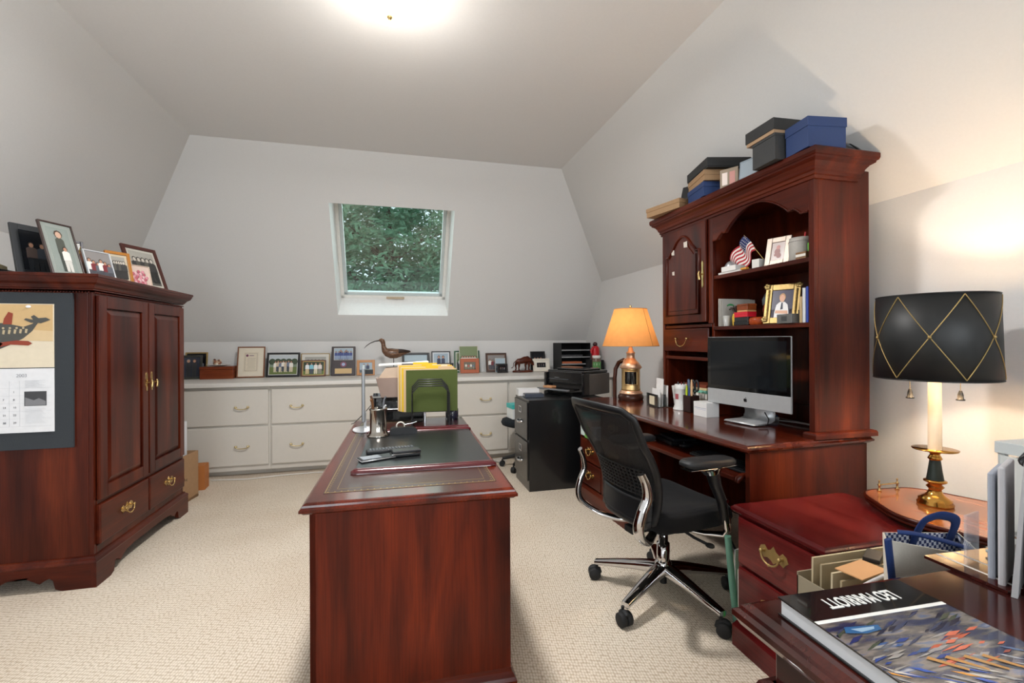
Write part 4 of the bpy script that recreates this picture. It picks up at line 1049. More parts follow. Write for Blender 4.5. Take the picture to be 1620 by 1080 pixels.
FRG = 'framed pictures on the white countertop'
WD1 = P_('#7b4a2a', .35); WD2 = P_('#5b2f1d', .35); WD3 = P_('#b57a3c', .35); DKB = P_('#2b1a16', .35)
CRE = P_('#d9cfbc', .7); OFFW = P_('#dcd8cf', .7)
CTZ = CT+.0006
Yb = 5.27
def cf(label, xc, w_, h_, y=5.20, **k): return frame(label, (xc, y, CTZ), w_, h_, group=FRG, **k)
cf('gold-edged frame standing behind the wedding couple frame beside the armoire', -1.955, .20, .262, y=5.27, lean=8, fm=GOLD, fw_=.014, kind='dark')
cf('dark frame with a couple in black clothes nearest the armoire on the countertop', -1.955, .185, .236, y=5.16, lean=10, fm=P_('#23261f', .4), fw_=.02, kind='couple', rz=R(8))
# box with plate and ornament
bx = thing('wooden_box', 'reddish wooden box carrying a white dish on the countertop', 'box', (-1.715, 5.185, CTZ), R(2))
WB = wood('#5a2412', '#7c3a1e', '#95502c', 'X', rough=.35)
MB(WB).box(-.145, .145, -.075, .075, 0, .092).build('base', bx, bevel=.003); MB(WB).box(-.148, .148, -.078, .078, .094, .122).build('lid', bx, bevel=.004)
pl = MB(P_('#e0ded8', .3)).lathe([(.03, 0), (.05, .003), (.095, .012), (.112, .018), (.108, .019), (.05, .006), (.0, .005)], n=32, sx=1, sy=.6).build('dish', loc=(-1.715, 5.185, CTZ+.1225)); tag(pl, 'shallow white oval dish on the wooden box', 'dish')
m = MB(P_('#b89a7e', .4)); rn = random.Random(4)
m.ball((0, 0, .028), .028, 12, 8, sc=(1.1, .9, 1))
for k in range(9): a = k*.7; m.ball((.028*math.cos(a), .02*math.sin(a), .03+.02*math.sin(a*2.1)), .014, 8, 6, (P_('#8c5d44'), P_('#d8cab6'))[k % 2])
m.ball((-.02, -.01, .058), .012, 8, 6, P_('#6d4736')); m.ball((.018, -.012, .052), .011, 8, 6, P_('#7c5542'))
tag(m.build('figurine', loc=(-1.73, 5.185, CTZ+.1285)), 'small carved tan ornament sitting in the white dish', 'figurine')
b_ = MB(BLACKM).box(-.03, .03, -.01, .01, 0, .20).build('plaque', loc=(-1.53, 5.27, CTZ)); tag(b_, 'dark plaque edge just left of the framed certificate', 'plaque')
cf('tall brown frame holding a printed certificate on cream paper', -1.43, .255, .318, y=5.17, lean=10, fm=WD1, fw_=.012, matm=CRE, mw=.045, kind='cert')
cf('wide black frame with a team photo on a lawn', -1.13, .318, .254, y=5.17, lean=12, fm=BLACK, fw_=.02, matm=P_('#d8d8d4'), mw=.006, kind='team', rz=R(-3))
cf('gold and cream frame standing behind the brown frame of four golfers', -.83, .285, .24, y=5.25, lean=9, fm=GOLD, fw_=.008, matm=OFFW, mw=.03, kind='old')
cf('brown frame with four people in light shirts on grass', -.83, .238, .172, y=5.14, lean=12, fm=WD2, fw_=.016, fm2=GOLD, kind='four', stand=False)
# plaque
pq = thing('award_plaque', 'dark award plaque with team photo, round badge and brass plate', 'plaque', (-.54, 5.175, CTZ+.004), 0, None, rx=R(-11))
MB(P_('#2a1a1c', .3)).box(-.121, .121, 0, .016, 0, .312).build('board', pq, bevel=.004)
m = MB(WHITE); m.box(-.096, .096, -.003, 0, .165, .293); picture(m, -.093, .093, .168, .290, 'two', -.0035)
for k in range(6): figure(m, -.075+.03*k, .172, .085, '#2d3f80', '#8a9ab8', y=-.006-.0004*k)
m.build('photograph', pq)
m = MB(P_('#7a3a52')); m.prism([(.0+.032*math.cos(2*PI*i/18), .118+.03*math.sin(2*PI*i/18)) for i in range(18)], -.003, 0, 'Y'); m.prism([(.0+.018*math.cos(2*PI*i/14), .118+.017*math.sin(2*PI*i/14)) for i in range(14)], -.004, -.003, 'Y', P_('#9fb0d0')); m.build('badge', pq)
MB(P_('#c7a770', .35)).box(-.085, .085, -.002, 0, .02, .075).build('brass_plate', pq)
cf('small orange-wood frame with two people, just right of the award plaque', -.31, .185, .165, y=5.15, lean=12, fm=WD3, fw_=.028, kind='two')
cf('wide black frame with a waterside view behind the wooden bird', .218, .30, .235, y=5.22, lean=9, fm=BLACK, fw_=.022, matm=P_('#3a4650'), mw=.004, kind='shore')
cf('thin black frame with two figures above the folders', .496, .212, .25, y=5.20, lean=9, fm=BLACK, fw_=.012, matm=P_('#cfd3d8'), mw=.014, kind='two')
cf('green-matted frame standing hindmost right of the folders', .80, .295, .25, y=5.27, lean=7, fm=P_('#2c5a3c', .4), fw_=.016, matm=P_('#d7d4cb'), mw=.01, kind='green')
cf('tall white-edged frame with a green field photo behind the terracotta frame', .81, .216, .306, y=5.20, lean=8, fm=P_('#d3cfc2', .4), fw_=.006, kind='green', stand=False)
cf('terracotta leather frame with a family photo in front', .81, .212, .165, y=5.13, lean=9, fm=P_('#b0603f', .6), fw_=.04, kind='family', stand=False)
cf('brown double frame with rounded corners left of the carved beast', 1.137, .247, .222, y=5.22, lean=10, fm=P_('#3f2419', .35), fw_=.016, matm=P_('#6c5240'), mw=.01, kind='crowd')
cf('small unframed city photo card leaning on the brown double frame', 1.165, .12, .165, y=5.14, lean=10, fm=P_('#c8c6c0', .4), fw_=.004, kind='shore', stand=False)
cf('small black card frame standing in front of the city photo', 1.175, .125, .10, y=5.075, lean=10, fm=BLACK, fw_=.02, kind='dark', rz=R(4))
cf('small black frame standing behind the white-matted frame by the letter trays', 1.65, .182, .235, y=5.24, lean=8, fm=BLACK, fw_=.016, kind='dark')
cf('white square frame with a dark group photo by the letter trays', 1.66, .205, .152, y=5.14, lean=12, fm=P_('#ddd6c8', .5), fw_=.02, matm=P_('#e2dccf'), mw=.028, kind='dark')

# ---- wooden curlew on a stand
cu_ = thing('wooden_bird', 'carved brown shorebird with long curved bill on a rod stand', 'figurine', (-.02, 4.98, CTZ))
BR = wood('#3a2418', '#6d4c38', '#9b7a60', 'X', rough=.35, coat=.3, scale=6, figure=3)
m = MB(BR)
sp_ = [(-.10, .345, .018), (-.098, .362, .026), (-.088, .385, .03)]
# body, tapering to the tail at +x ; neck and head at -x
body = [(.175, .252, .004), (.15, .252, .010), (.115, .250, .024), (.07, .243, .040), (.025, .236, .050), (-.025, .238, .053), (-.065, .250, .046), (-.090, .272, .033), (-.100, .300, .024), (-.103, .33, .021), (-.106, .352, .023), (-.114, .368, .026), (-.128, .376, .023), (-.142, .374, .012), (-.150, .371, .005)]
m.tube([(x, 0, z) for x, z, r_ in body], [r_ for x, z, r_ in body], 16, flat=(1., .8)); m.build('body', cu_)
m = MB(P_('#2c221c', .35)); m.tube([(-.145, 0, .372), (-.19, 0, .364), (-.235, 0, .345), (-.275, 0, .315), (-.295, 0, .292)], [.007, .0055, .0045, .0035, .0018], 8); m.build('bill', cu_)
m = MB(P_('#2c1c14', .4)); m.tube([(.05, -.035, .262), (.11, -.028, .262), (.168, -.008, .258)], [.022, .016, .006], 10, flat=(1, .4)); m.tube([(.05, .035, .262), (.11, .028, .262), (.168, .008, .258)], [.022, .016, .006], 10, flat=(1, .4)); m.build('wing', cu_)
MB(BLACK).ball((-.122, -.021, .374), .004, 8, 6).build('eye', cu_)
MB(P_('#4a4038', .4)).cyl((0, 0, .02), (0, 0, .19), .0045, mat=None).build('rod', cu_)
MB(wood('#3a2015', '#5a3320', '#6e4630', 'X')).lathe([(.07, 0), (.072, .012), (.06, .022), (.02, .024)], n=28).build('base', cu_)
# ---- carved beast on a plinth (head to the right)
be = thing('carved_beast', 'reddish-brown carved buffalo figure on an oval plinth', 'figurine', (1.425, 5.13, CTZ))
BW = wood('#2e120a', '#4f2213', '#6b3420', 'X', rough=.3, scale=4)
MB(BW).lathe([(.12, 0), (.125, .008), (.118, .02), (.1, .022)], n=30, sy=.45).build('base', be)
m = MB(BW)
m.tube([(-.085, 0, .115), (-.06, 0, .125), (-.02, 0, .128), (.02, 0, .140), (.055, 0, .145), (.085, 0, .130), (.105, 0, .115), (.122, 0, .092), (.128, 0, .078)], [.014, .030, .034, .040, .042, .032, .024, .016, .009], 14, flat=(1, .72))
for x, y, k in ((-.07, .016, -.012), (-.055, -.018, .006), (.045, .018, -.008), (.06, -.018, .010)):
    m.tube([(x+.005, y, .115), (x+k, y*1.1, .075), (x+k*.4, y*1.1, .045), (x+k, y*1.1, .020)], [.020, .012, .008, .010], 8)
m.build('body', be)
m = MB(BW); m.tube([(-.088, 0, .125), (-.108, 0, .105), (-.112, 0, .07), (-.125, 0, .05), (-.138, 0, .052)], [.005, .004, .004, .004, .005], 8); m.build('tail', be)
m = MB(P_('#1d1210', .3)); 
for s_ in (-1, 1): m.tube([(.10, s_*.012, .132), (.098, s_*.034, .136), (.112, s_*.042, .122), (.124, s_*.034, .112)], [.006, .005, .004, .002], 8)
m.build('horn', be)

# ---- letter trays and bits in the far corner
lt = thing('letter_tray_rack', 'black metal letter tray rack with four shelves in the far right corner', 'letter tray', (2.04, 5.10, CTZ))
m = MB(BLACKM); m.box(-.205, -.200, -.14, .14, 0, .335).box(.15, .155, -.14, .14, 0, .335).box(-.205, .155, .136, .14, 0, .335).box(-.205, .155, -.14, .14, .331, .335); m.build('rack_frame', lt)
for z in (.01, .085, .165, .245):
    m = MB(BLACKM); m.box(-.199, .149, -.14, .135, z, z+.003); m.box(-.199, .149, -.142, -.138, z, z+.014, P_('#8c8e90', .3)); m.build('tray', lt)
m = MB(P_('#b0623f', .7)).box(-.14, .10, -.115, .10, 0, .022); tag(m.build('folder_bundle', loc=(1.99, 5.08, CTZ+.0985)), 'rust-coloured folder lying in the second tray of the black rack', 'folder')
m = MB(P_('#3b3c40', .7)).box(-.15, .11, -.115, .10, 0, .03); tag(m.build('document_stack', loc=(1.99, 5.08, CTZ+.1685)), 'dark papers in the third tray of the black rack', 'papers')
m = MB(P_('#c01020', .35)); m.lathe([(.034, 0), (.038, .01), (.04, .06), (.038, .12), (.03, .145), (.018, .155)], n=20, sx=1.15); rb = thing('red_figurine', 'bright red figurine with dark head beside the black letter trays', 'figurine', (2.215, 4.865, CTZ+.144))
bk = MB(BLACKM).box(-.085, .075, -.07, .07, 0, .142).build('box', loc=(2.21, 4.865, CTZ)); tag(bk, 'black square box under the red figurine in the far corner', 'box')
m.build('body', rb)
MB(P_('#3a0c14', .4)).ball((-.005, 0, .175), .026, 14, 10).build('head', rb)
m = MB(P_('#c01020', .35)); m.tube([(-.03, -.01, .14), (-.062, -.02, .105), (-.06, -.025, .07)], [.016, .013, .009], 8); m.build('arm', rb)
jar = thing('snack_jar', 'clear nut jar with white lid and green label behind the printer', 'jar', (2.135, 4.665, CTZ))
MB(P_('#5a4438', .25)).lathe([(.045, 0), (.048, .01), (.048, .15), (.04, .168)], n=24, mat=paint('#6b5648', .15, coat=.6, var=.3, scale=90)).build('jar_body', jar)
MB(P_('#e4e2dd', .4)).lathe([(.043, .168), (.046, .17), (.046, .195), (.043, .198)], n=24).build('lid', jar)
m = MB(P_('#4f8a4a', .5)); m.grid(lambda u, v: (.0488*math.cos(R(190)+u*R(140)), .0488*math.sin(R(190)+u*R(140)), .03+.10*v), 12, 2); m.add([(.0492*math.cos(R(a)), .0492*math.sin(R(a)), z) for a, z in ((215, .09), (250, .09), (285, .09), (285, .115), (250, .115), (215, .115))], [(0, 1, 4, 5), (1, 2, 3, 4)], P_('#e6e8dc')); m.ball((-.012, -.046, .06), .016, 8, 6, P_('#b06a48'), (1, .2, .8)); m.build('jar_label', jar)

# ================================================================== on top of the armoire
AG = 'framed pictures on top of the armoire'; AZ = 1.5575
def af(label, x, y, w_, h_, rz, **k): return frame(label, (x, y, AZ), w_, h_, rz=R(rz), group=AG, **k)
af('large ribbed black frame at the camera end of the armoire top', -1.785, 2.965, .25, .275, 64, lean=12, stand=False, fm=P_('#1c2024', .4), fw_=.032, kind='dark')
af('tall slim frame with grey mat and a formal portrait on the armoire', -1.645, 2.90, .165, .30, 70, lean=18, fm=P_('#3b2a26', .35), fw_=.008, matm=P_('#8f9690'), mw=.02, kind='bride')
g_ = af('dark frame with a gold golfer statuette in front, on the armoire', -1.80, 3.17, .13, .25, 45, lean=8, stand=False, fm=P_('#1e1a2a', .4), fw_=.012, kind='golf')
gs = thing('golf_trophy', 'small gold golfer statuette in front of a dark frame on the armoire', 'trophy', (-1.70, 3.015, AZ))
MB(P_('#1b1016', .4)).box(-.022, .022, -.022, .022, 0, .05).build('base', gs, bevel=.003)
m = MB(GOLD); m.tube([(-.006, 0, .05), (-.010, 0, .09), (-.002, 0, .125), (.0, 0, .16), (.002, 0, .178)], [.007, .009, .011, .014, .006], 8); m.tube([(.012, 0, .05), (.010, 0, .09), (.002, 0, .125)], [.006, .008, .010], 8)
m.ball((.003, 0, .19), .011, 10, 8); m.tube([(.008, 0, .165), (.03, -.004, .15), (.028, -.01, .13)], [.006, .005, .004], 6); m.tube([(.028, -.01, .132), (.045, -.02, .18)], .002, 6); m.build('golfer', gs)
af('clear-edged frame with a crowd of people on the armoire', -1.585, 3.075, .15, .18, 68, lean=18, fm=P_('#c9cdd0', .2), fw_=.006, kind='crowd', stand=False)
af('bronze-edged brown frame behind the clear-edged crowd photo', -1.665, 3.20, .15, .195, 66, lean=20, fm=P_('#5a3020', .3), fw_=.022, fm2=GOLD, kind='family', stand=False)
af('honey-wood frame with a single figure on the armoire', -1.60, 3.285, .135, .215, 58, lean=14, fm=P_('#b4762f', .35), fw_=.018, matm=P_('#c9bda4'), mw=.014, kind='old', stand=False)
af('unmounted photo of pink flowers leaning between two wooden frames', -1.555, 3.40, .15, .15, 62, lean=14, fm=P_('#cdb8a4', .5), fw_=.005, kind='flowers', stand=False)
af('big reddish-brown frame with a group portrait at the window end of the armoire', -1.56, 3.55, .255, .31, 70, lean=20, fm=P_('#4a2018', .3), fw_=.024, matm=P_('#c2bfb4'), mw=.014, kind='old')
m = MB(P_('#c9b98c', .7)).box(-.07, .07, -.07, .07, 0, .012).box(-.065, .07, -.07, .065, .012, .022); tag(m.build('paper_pile', loc=(-2.04, 2.94, AZ+.041), rot=(0, 0, R(20))), 'yellowed papers lying on the black box at the left end of the armoire top', 'papers')
m = MB(BLACK).box(-.08, .08, -.10, .10, 0, .04); tag(m.build('flat_box', loc=(-2.04, 2.94, AZ), bevel=.002), 'flat black box at the left end of the armoire top', 'box')

# ================================================================== boxes on the hutch
HTZ = .761+1.25+.065+.0006
BLU = paint('#1c3462', .6, var=.05); TAN = paint('#9a7a58', .65, var=.08); BKB = paint('#1e1f20', .6); SPK = paint('#2d2e2f', .7, var=.5, scale=250)
carton('gift_box', 'tan cardboard box overhanging the far end of the hutch top', 'box', (1.875, 2.80, HTZ), R(12), .24, .30, .062, TAN, TAN, .026)
bv = MB(BKB); bv.add([(-.05, 0, 0), (.05, 0, 0), (.05, .05, .12), (-.05, .05, .12), (-.05, .012, 0), (.05, .012, 0), (.05, .06, .115), (-.05, .06, .115)], [(0, 1, 2, 3), (7, 6, 5, 4), (0, 3, 7, 4), (1, 5, 6, 2), (3, 2, 6, 7), (0, 4, 5, 1)])
tag(bv.build('card_holder', loc=(1.90, 2.705, HTZ+.063), rot=(0, 0, R(-60))), 'black folded card propped between the tan box and the stacked boxes', 'card')
carton('gift_box', 'blue box with black base, lowest of the stack on the hutch', 'box', (1.93, 2.46, HTZ), R(-12), .25, .22, .085, BLU, BLU, .03)
carton('gift_box', 'tan box in the middle of the stack on the hutch', 'box', (1.93, 2.45, HTZ+.086), R(-15), .25, .25, .062, TAN, TAN, .03)
carton('gift_box', 'black box on top of the stack at the middle of the hutch', 'box', (1.94, 2.44, HTZ+.149), R(-14), .27, .30, .058, BKB, BKB, .05)
m = MB(P_('#8a7a66', .6)); 
for k in range(3): m.box(-.05, .05, k*.012, k*.012+.004, 0, .11-.01*k); 
m.box(-.05, .05, 0, .03, 0, .006); m.box(-.038, -.008, -.001, 0, .02, .09, P_('#d8c9c0')); m.box(.004, .034, -.001, 0, .02, .09, P_('#b87a70'))
tag(m.build('card_set', loc=(1.835, 2.225, HTZ), rot=(0, 0, R(-62))), 'tan folding card set with small pictures on the hutch', 'card')
m = MB(P_('#7d8a94', .4)); m.box(-.055, .055, 0, .016, 0, .115); m.box(-.047, .047, -.001, 0, .01, .105, P_('#8f9ca6')); tag(m.build('metal_case', loc=(1.84, 2.09, HTZ), rot=(R(-6), 0, R(-80))), 'upright blue-grey case leaning beside the speckled black box', 'case')
carton('gift_box', 'speckled black box under a flat black lid on the hutch', 'box', (1.86, 1.885, HTZ), R(-4), .20, .155, .125, SPK, SPK, .012)
carton('gift_box', 'flat black box with tan underside on top of the speckled box', 'box', (1.875, 1.905, HTZ+.126), R(-3), .24, .185, .072, P_('#a08264'), BKB, .055, over=.004)
carton('gift_box', 'large royal-blue lidded box at the near end of the hutch', 'box', (1.885, 1.718, HTZ+.0), R(-8), .185, .14, .135, BLU, BLU, .042)
frame('black picture frame lying tilted at the wall end of the hutch top', (2.075, 1.672, HTZ), .13, .15, rz=R(6), lean=42, fm=BLACK, fw_=.02, kind='dark', stand=False)
# ================================================================== things on the hutch shelves
S1 = HZ+.84+.0008; S2 = HZ+.535+.0008; S0 = HZ+.345+.0008
SX = HX
fl = thing('flag', 'small stars and stripes flag on a gold stick leaning on the upper shelf', 'flag', (1.99, 2.13, S1))
d0, d1 = Vector((0, 0, .05)), Vector((-.03, .125, .22))
MB(GOLD).tube([d0, d1], .002, 6).build('stick', fl)
# cloth hanging from the stick
sv = (d1-d0)
def fc_(u, v):
    # u along the fly, v along the hoist (stick)
    base = d0+sv*(.40+.58*v)
    o = Vector((-.012*math.sin(u*9), .115*u, -.085*u-.03*u*u+.012*math.sin(u*7+v*3)))
    return tuple(base+o)
NX, NY = 20, 13
cols = [P_('#a3232e', .8), P_('#dcd6d0', .8), P_('#25305f', .8)]
m = MB(cols[0])
for j in range(13):
    for i in range(NX):
        q = [fc_(a/NX, b/13) for a, b in ((i, j), (i+1, j), (i+1, j+1), (i, j+1))]
        mt2 = cols[2] if (i < 8 and j >= 6) else cols[j % 2]
        m.add(q, [(0, 1, 2, 3)], mt2, True)
for i in range(5):
    for j in range(4):
        p = Vector(fc_((i+.6)*.075, .53+j*.115)); m.ball(p+Vector((-.002, 0, 0)), .0028, 5, 4, cols[1])
m.build('cloth', fl)
def small(mb, name, label, cat, loc, rz=0, bevel=.002, group=None): return tag(mb.build(name, loc=loc, rot=(0, 0, R(rz)), bevel=bevel), label, cat, group)
small(MB(P_('#c9c6c2', .6)).box(-.05, .05, -.10, .10, 0, .012), 'notepad', 'flat grey-white pad near the flag on the upper shelf', 'pad', (1.93, 2.27, S1), 4)
small(MB(P_('#d9d6d2', .6)).box(-.035, .035, -.055, .055, 0, .030), 'card_box', 'white card box on the grey pad under the flag', 'box', (1.91, 2.285, S1+.0125), 3)
sm_ = thing('silver_ornament', 'silver dome ornament between the flag and the dark blue case', 'figurine', (1.93, 2.33, S1+.0125)); m = MB(SILVER); m.lathe([(.03, 0), (.034, .02), (.03, .045), (.018, .062), (.004, .068)], n=18); m.build('dome', sm_); MB(SILVER).lathe([(.036, 0), (.036, .006)], n=18).build('base', sm_)
small(MB(P_('#141b33', .4)).box(-.03, .03, -.035, .035, 0, .055).box(-.034, -.03, -.036, .036, .0, .02, P_('#1d2f6e', .4)), 'case', 'dark navy case right of the silver ornament on the upper shelf', 'case', (1.985, 2.125, S1), -4)
small(MB(P_('#c98a2e', .4)).box(-.01, .01, -.022, .022, 0.004, .016).lathe([(.006, 0), (.006, .006)], 0, -.014, 0, 8, BLACK).lathe([(.006, 0), (.006, .006)], 0, .014, 0, 8, BLACK), 'toy_car', 'tiny yellow toy car on the edge of the upper shelf', 'toy', (1.885, 2.165, S1))
m = MB(P_('#1f8f96', .5)); rn = random.Random(9)
for k in range(9): m.ball((rn.uniform(-.02, .02), rn.uniform(-.03, .03), .03+rn.uniform(-.012, .02)), .018, 8, 6, (P_('#1f8f96', .5), P_('#2f9a5a', .5))[k % 2])
m.lathe([(.02, 0), (.02, .02)], 0, 0, 0, 10); small(m, 'trinket', 'crumpled teal and green trinket behind the beaded photo frame', 'trinket', (2.06, 2.14, S1+.0), 0, 0)
small(MB(P_('#cfccc6', .5)).box(-.02, .02, -.022, .022, 0, .05), 'paper_block', 'small white block just left of the beaded photo frame', 'block', (1.91, 2.095, S1), 10)
frame('pewter beaded frame with a baby picture on the upper shelf', (1.925, 1.99, S1), .125, .155, rz=R(-72), lean=14, fm=paint('#a89a8e', .4, .5, bump=.5, scale=150), fw_=.028, kind='baby')
mg = thing('stoneware_mug', 'grey stoneware mug with a dotted band on the upper shelf', 'mug', (1.955, 1.865, S1), R(-90))
m = MB(paint('#a5a19a', .5, var=.1)); m.lathe([(.048, 0), (.052, .006), (.052, .05), (.0525, .055), (.052, .10), (.049, .118), (.044, .118), (.044, .02), (0, .02)], n=32); m.build('mug_body', mg)
m = MB(P_('#77736d', .6))
for k in range(40): a = 2*PI*k/40; m.ball((.0525*math.cos(a), .0525*math.sin(a), .098), .0022, 5, 4)
m.build('dotted_band', mg)
m = MB(paint('#a5a19a', .5, var=.1)); m.tube([(.0, .05, .095), (.0, .085, .09), (.0, .09, .055), (.0, .05, .03)], .006, 8); m.build('handle', mg)
small(MB(P_('#c0202a', .4)).cyl((0, 0, .024), (.012, -.012, .145), .004), 'pen', 'red pen sticking up out of the stoneware mug', 'pen', (1.955, 1.86, S1), 0, 0)
small(MB(P_('#7a5a3a', .5)).box(-.025, .025, -.028, .028, 0, .032).box(-.026, -.025, -.028, .028, .01, .022, P_('#d8d4cc')), 'book', 'small brown block book beside the mug', 'book', (1.90, 1.79, S1), 0)
small(MB(P_('#58a83a', .5)).box(-.01, .012, -.015, .015, 0, .045), 'toy_block', 'bright green piece on the small brown book', 'block', (1.925, 1.775, S1+.033), 0)

# lower open shelf
for k, (a, lab) in enumerate(((0, 'white file folder leftmost on the lower hutch shelf'), (.018, 'second pale file folder from the left on the lower hutch shelf'), (.036, 'grey file folder with green logo on the lower hutch shelf'))):
    m = MB(P_(('#bdbab3', '#b3afa7', '#a5a19a')[k], .7)); m.box(-.105, .105, 0, .005, 0, .165-.004*k)
    if k == 2: m.add([(-.075+.045*i/8, -.0008, .125+.008*math.sin(PI*i/8)) for i in range(9)]+[(-.03-.045*i/8, -.0008, .117+.006*math.sin(PI*i/8)) for i in range(9)], [tuple(range(18))], P_('#2f8a4e'))
    small(m, 'file_folder', lab, 'folder', (1.985, 2.365-a, S2), (-2, -4, -7)[k]+0, 0, 'file folders on the lower hutch shelf')
cp = MB(clear('#dfe5e5', .25, .1)).lathe([(.017, 0), (.021, .06), (.019, .06), (.016, .004), (0, .004)], n=20, mat=paint('#a9a9a5', .3)); small(cp, 'cup', 'small grey cup at the left of the lower hutch shelf', 'cup', (1.89, 2.315, S2), 0, 0)
m = MB(P_('#c9a22e', .5)).lathe([(.022, 0), (.026, .05), (.02, .07)], n=14); 
for k in range(12): a = k*.52; m.tube([(0, 0, .06), (.02*math.cos(a), .03*math.sin(a), .10), (.03*math.cos(a), .05*math.sin(a), .105+.01*math.sin(k))], .004, 6, P_('#3a2a26', .6))
small(m, 'dried_flowers', 'dark dried flowers in a yellow pot in front of the folders', 'plant', (1.915, 2.262, S2+.0), 0, 0)
small(MB(BLACK).box(-.03, .03, -.055, .055, 0, .022).box(-.028, .028, -.052, .052, .022, .045, P_('#22201f', .3)), 'dark_case', 'low dark case under the red box on the lower hutch shelf', 'case', (1.90, 2.18, S2), 0)
carton('trinket_box', 'bright red small box on the dark case', 'box', (1.90, 2.18, S2+.0455), 0, .06, .10, .028, P_('#c01a2c', .35), P_('#c01a2c', .35), .012, over=.001)
small(MB(P_('#b98a58', .5)).box(-.03, .03, -.04, .04, 0, .010), 'wood_slab', 'thin tan slab between the red box and the wooden box', 'block', (1.905, 2.175, S2+.074), 0)
wb = MB(wood('#5a2410', '#8a4522', '#a8602f', 'Y', rough=.3)); wb.box(-.028, .028, -.045, .045, 0, .034).box(-.030, .030, -.048, .048, .024, .028); small(wb, 'wooden_box', 'honey wooden trinket box topmost above the red box', 'box', (1.905, 2.175, S2+.0845), -5)
small(MB(wood('#7a2c12', '#a3461f', '#b85c2c', 'Y', rough=.3)).lathe([(.045, 0), (.052, .008), (.052, .03), (.046, .040), (.02, .043)], n=28), 'round_wooden_box', 'round orange-brown wooden box on the lower hutch shelf', 'box', (1.925, 2.105, S2), 0, 0)
small(MB(wood('#4a160c', '#7a2f1c', '#93452a', 'Y', rough=.25)).lathe([(.02, 0), (.035, .05), (.045, .085), (.038, .115), (.02, .125)], n=22), 'wooden_vase', 'rounded reddish wooden vase behind the round wooden box', 'vase', (2.03, 2.13, S2), 0, 0)
small(MB(P_('#5d666c', .5)).lathe([(.03, 0), (.03, .10), (.048, .12), (.05, .15), (.035, .185), (.01, .195)], n=22), 'ornament', 'grey domed object behind the wooden vase', 'ornament', (2.10, 2.20, S2), 0, 0)
gf = frame('ornate gold frame with a boy in a white shirt on the lower hutch shelf', (1.925, 1.965, S2), .165, .215, rz=R(-62), lean=16, fm=GOLD, fw_=.032, kind='boy')
m = MB(GOLD)
for sx in (-1, 1):
    for sz in (0, 1):
        for k in range(5): m.ball((sx*(.076+.008*math.cos(k*1.3)), -.003, (.022 if sz == 0 else .205)+.009*math.sin(k*1.3)), .008, 8, 6, sc=(1.2, .6, 1))
for k in range(18): 
    for sx in (-1, 1): m.ball((sx*.066, -.003, .03+k*.009), .0052, 6, 5)
m.build('corner_ornament', gf)
small(MB(paint('#6d6c6a', .25, .4)).box(-.03, .03, -.05, .05, 0, .045).box(-.031, -.03, -.02, .02, .01, .035, P_('#3a3a3a', .3)), 'radio', 'small grey box-shaped radio in front of the gold frame', 'radio', (1.885, 1.865, S2), -6)
small(MB(BLACK).box(-.04, .04, -.025, .025, 0, .065).box(-.042, .04, -.026, .026, .04, .044, SILVER), 'box', 'black box with a silver line between the gold frame and the books', 'box', (1.96, 1.83-.005, S2), 0)
for k, (y, w_, h_, c_, lab) in enumerate(((1.796, .014, .125, '#b39a72', 'tan book in the row at the near end of the lower hutch shelf'), (1.778, .016, .165, '#c9ccd0', 'silver-white book in the row at the near end of the lower hutch shelf'), (1.760, .012, .17, '#26409a', 'blue book in the row at the near end of the lower hutch shelf'), (1.744, .010, .16, '#d9d9dc', 'white book nearest the hutch side panel'))):
    m = MB(P_(c_, .5)); m.box(-.055, .06, -w_/2, w_/2, 0, h_); m.box(-.05, .0605, -w_/2+.002, w_/2-.002, .003, h_-.003, PAPER); small(m, 'book', lab, 'book', (1.935, y, S2), 0, .001, 'books at the end of the lower hutch shelf')
# cubby under the hutch drawer : books stacked
for k, (c_, h_, lab) in enumerate((('#c8bfae', .035, 'cream book lowest of the pile in the hutch cubby'), ('#7fc4ae', .018, 'mint-green book in the pile in the hutch cubby'), ('#d9c89a', .015, 'yellowish book in the pile in the hutch cubby'), ('#7a3a24', .02, 'brown book topmost in the hutch cubby'))):
    z = HZ+.0005+.075+sum((.035, .018, .015, .02)[:k])+k*.0006
    m = MB(P_(c_, .5)); m.box(-.09, .07, -.11, .10, 0, h_); m.box(-.0905, .065, -.105, .095, .003, h_-.003, PAPER) if k == 0 else None; small(m, 'book', lab, 'book', (2.0, 2.62+.01*k, z), 2*k-3, .001, 'books piled in the hutch cubby')
small(MB(P_('#a59a8a', .6)).box(-.09, .07, -.12, .11, 0, .075), 'storage_box', 'beige box under the pile of books in the hutch cubby', 'box', (2.0, 2.62, HZ+.0), 0)

# ================================================================== things on the credenza desk
DZ = .7608
im = thing('desktop_computer', 'white and silver all-in-one computer with a dark glossy screen', 'computer', (1.845, 2.115, DZ+.004), R(-81.4))
# local: screen faces -Y, x to the viewer's right; body tilted a little
ALU = paint('#c9cbcd', .35, .55, var=.02)
m = MB(ALU); m.box(-.264, .264, 0, .010, .082, .468); 
m.build('case_rim', im, bevel=.006)
m = MB(P_('#dadbdc', .4)); m.grid(lambda u, v: ((2*u-1)*.262, .010+.028*(1-(2*u-1)**2)*(1-(2*v-1)**2), .084+.382*v), 13, 9); m.build('back_shell', im)
SCR = paint('#060708', .06, coat=.8, var=.0)
m = MB(SCR); m.box(-.262, .262, -.003, 0, .168, .466); m.build('screen_glass', im, bevel=.004)
m = MB(P_('#131619', .07)); m.box(-.240, .240, -.0034, -.003, .190, .444); m.build('display', im)
m = MB(paint('#bfc2c4', .32, .5)); m.box(-.262, .262, -.003, 0, .084, .167); m.build('chin', im, bevel=.003)
m = MB(BLACK)
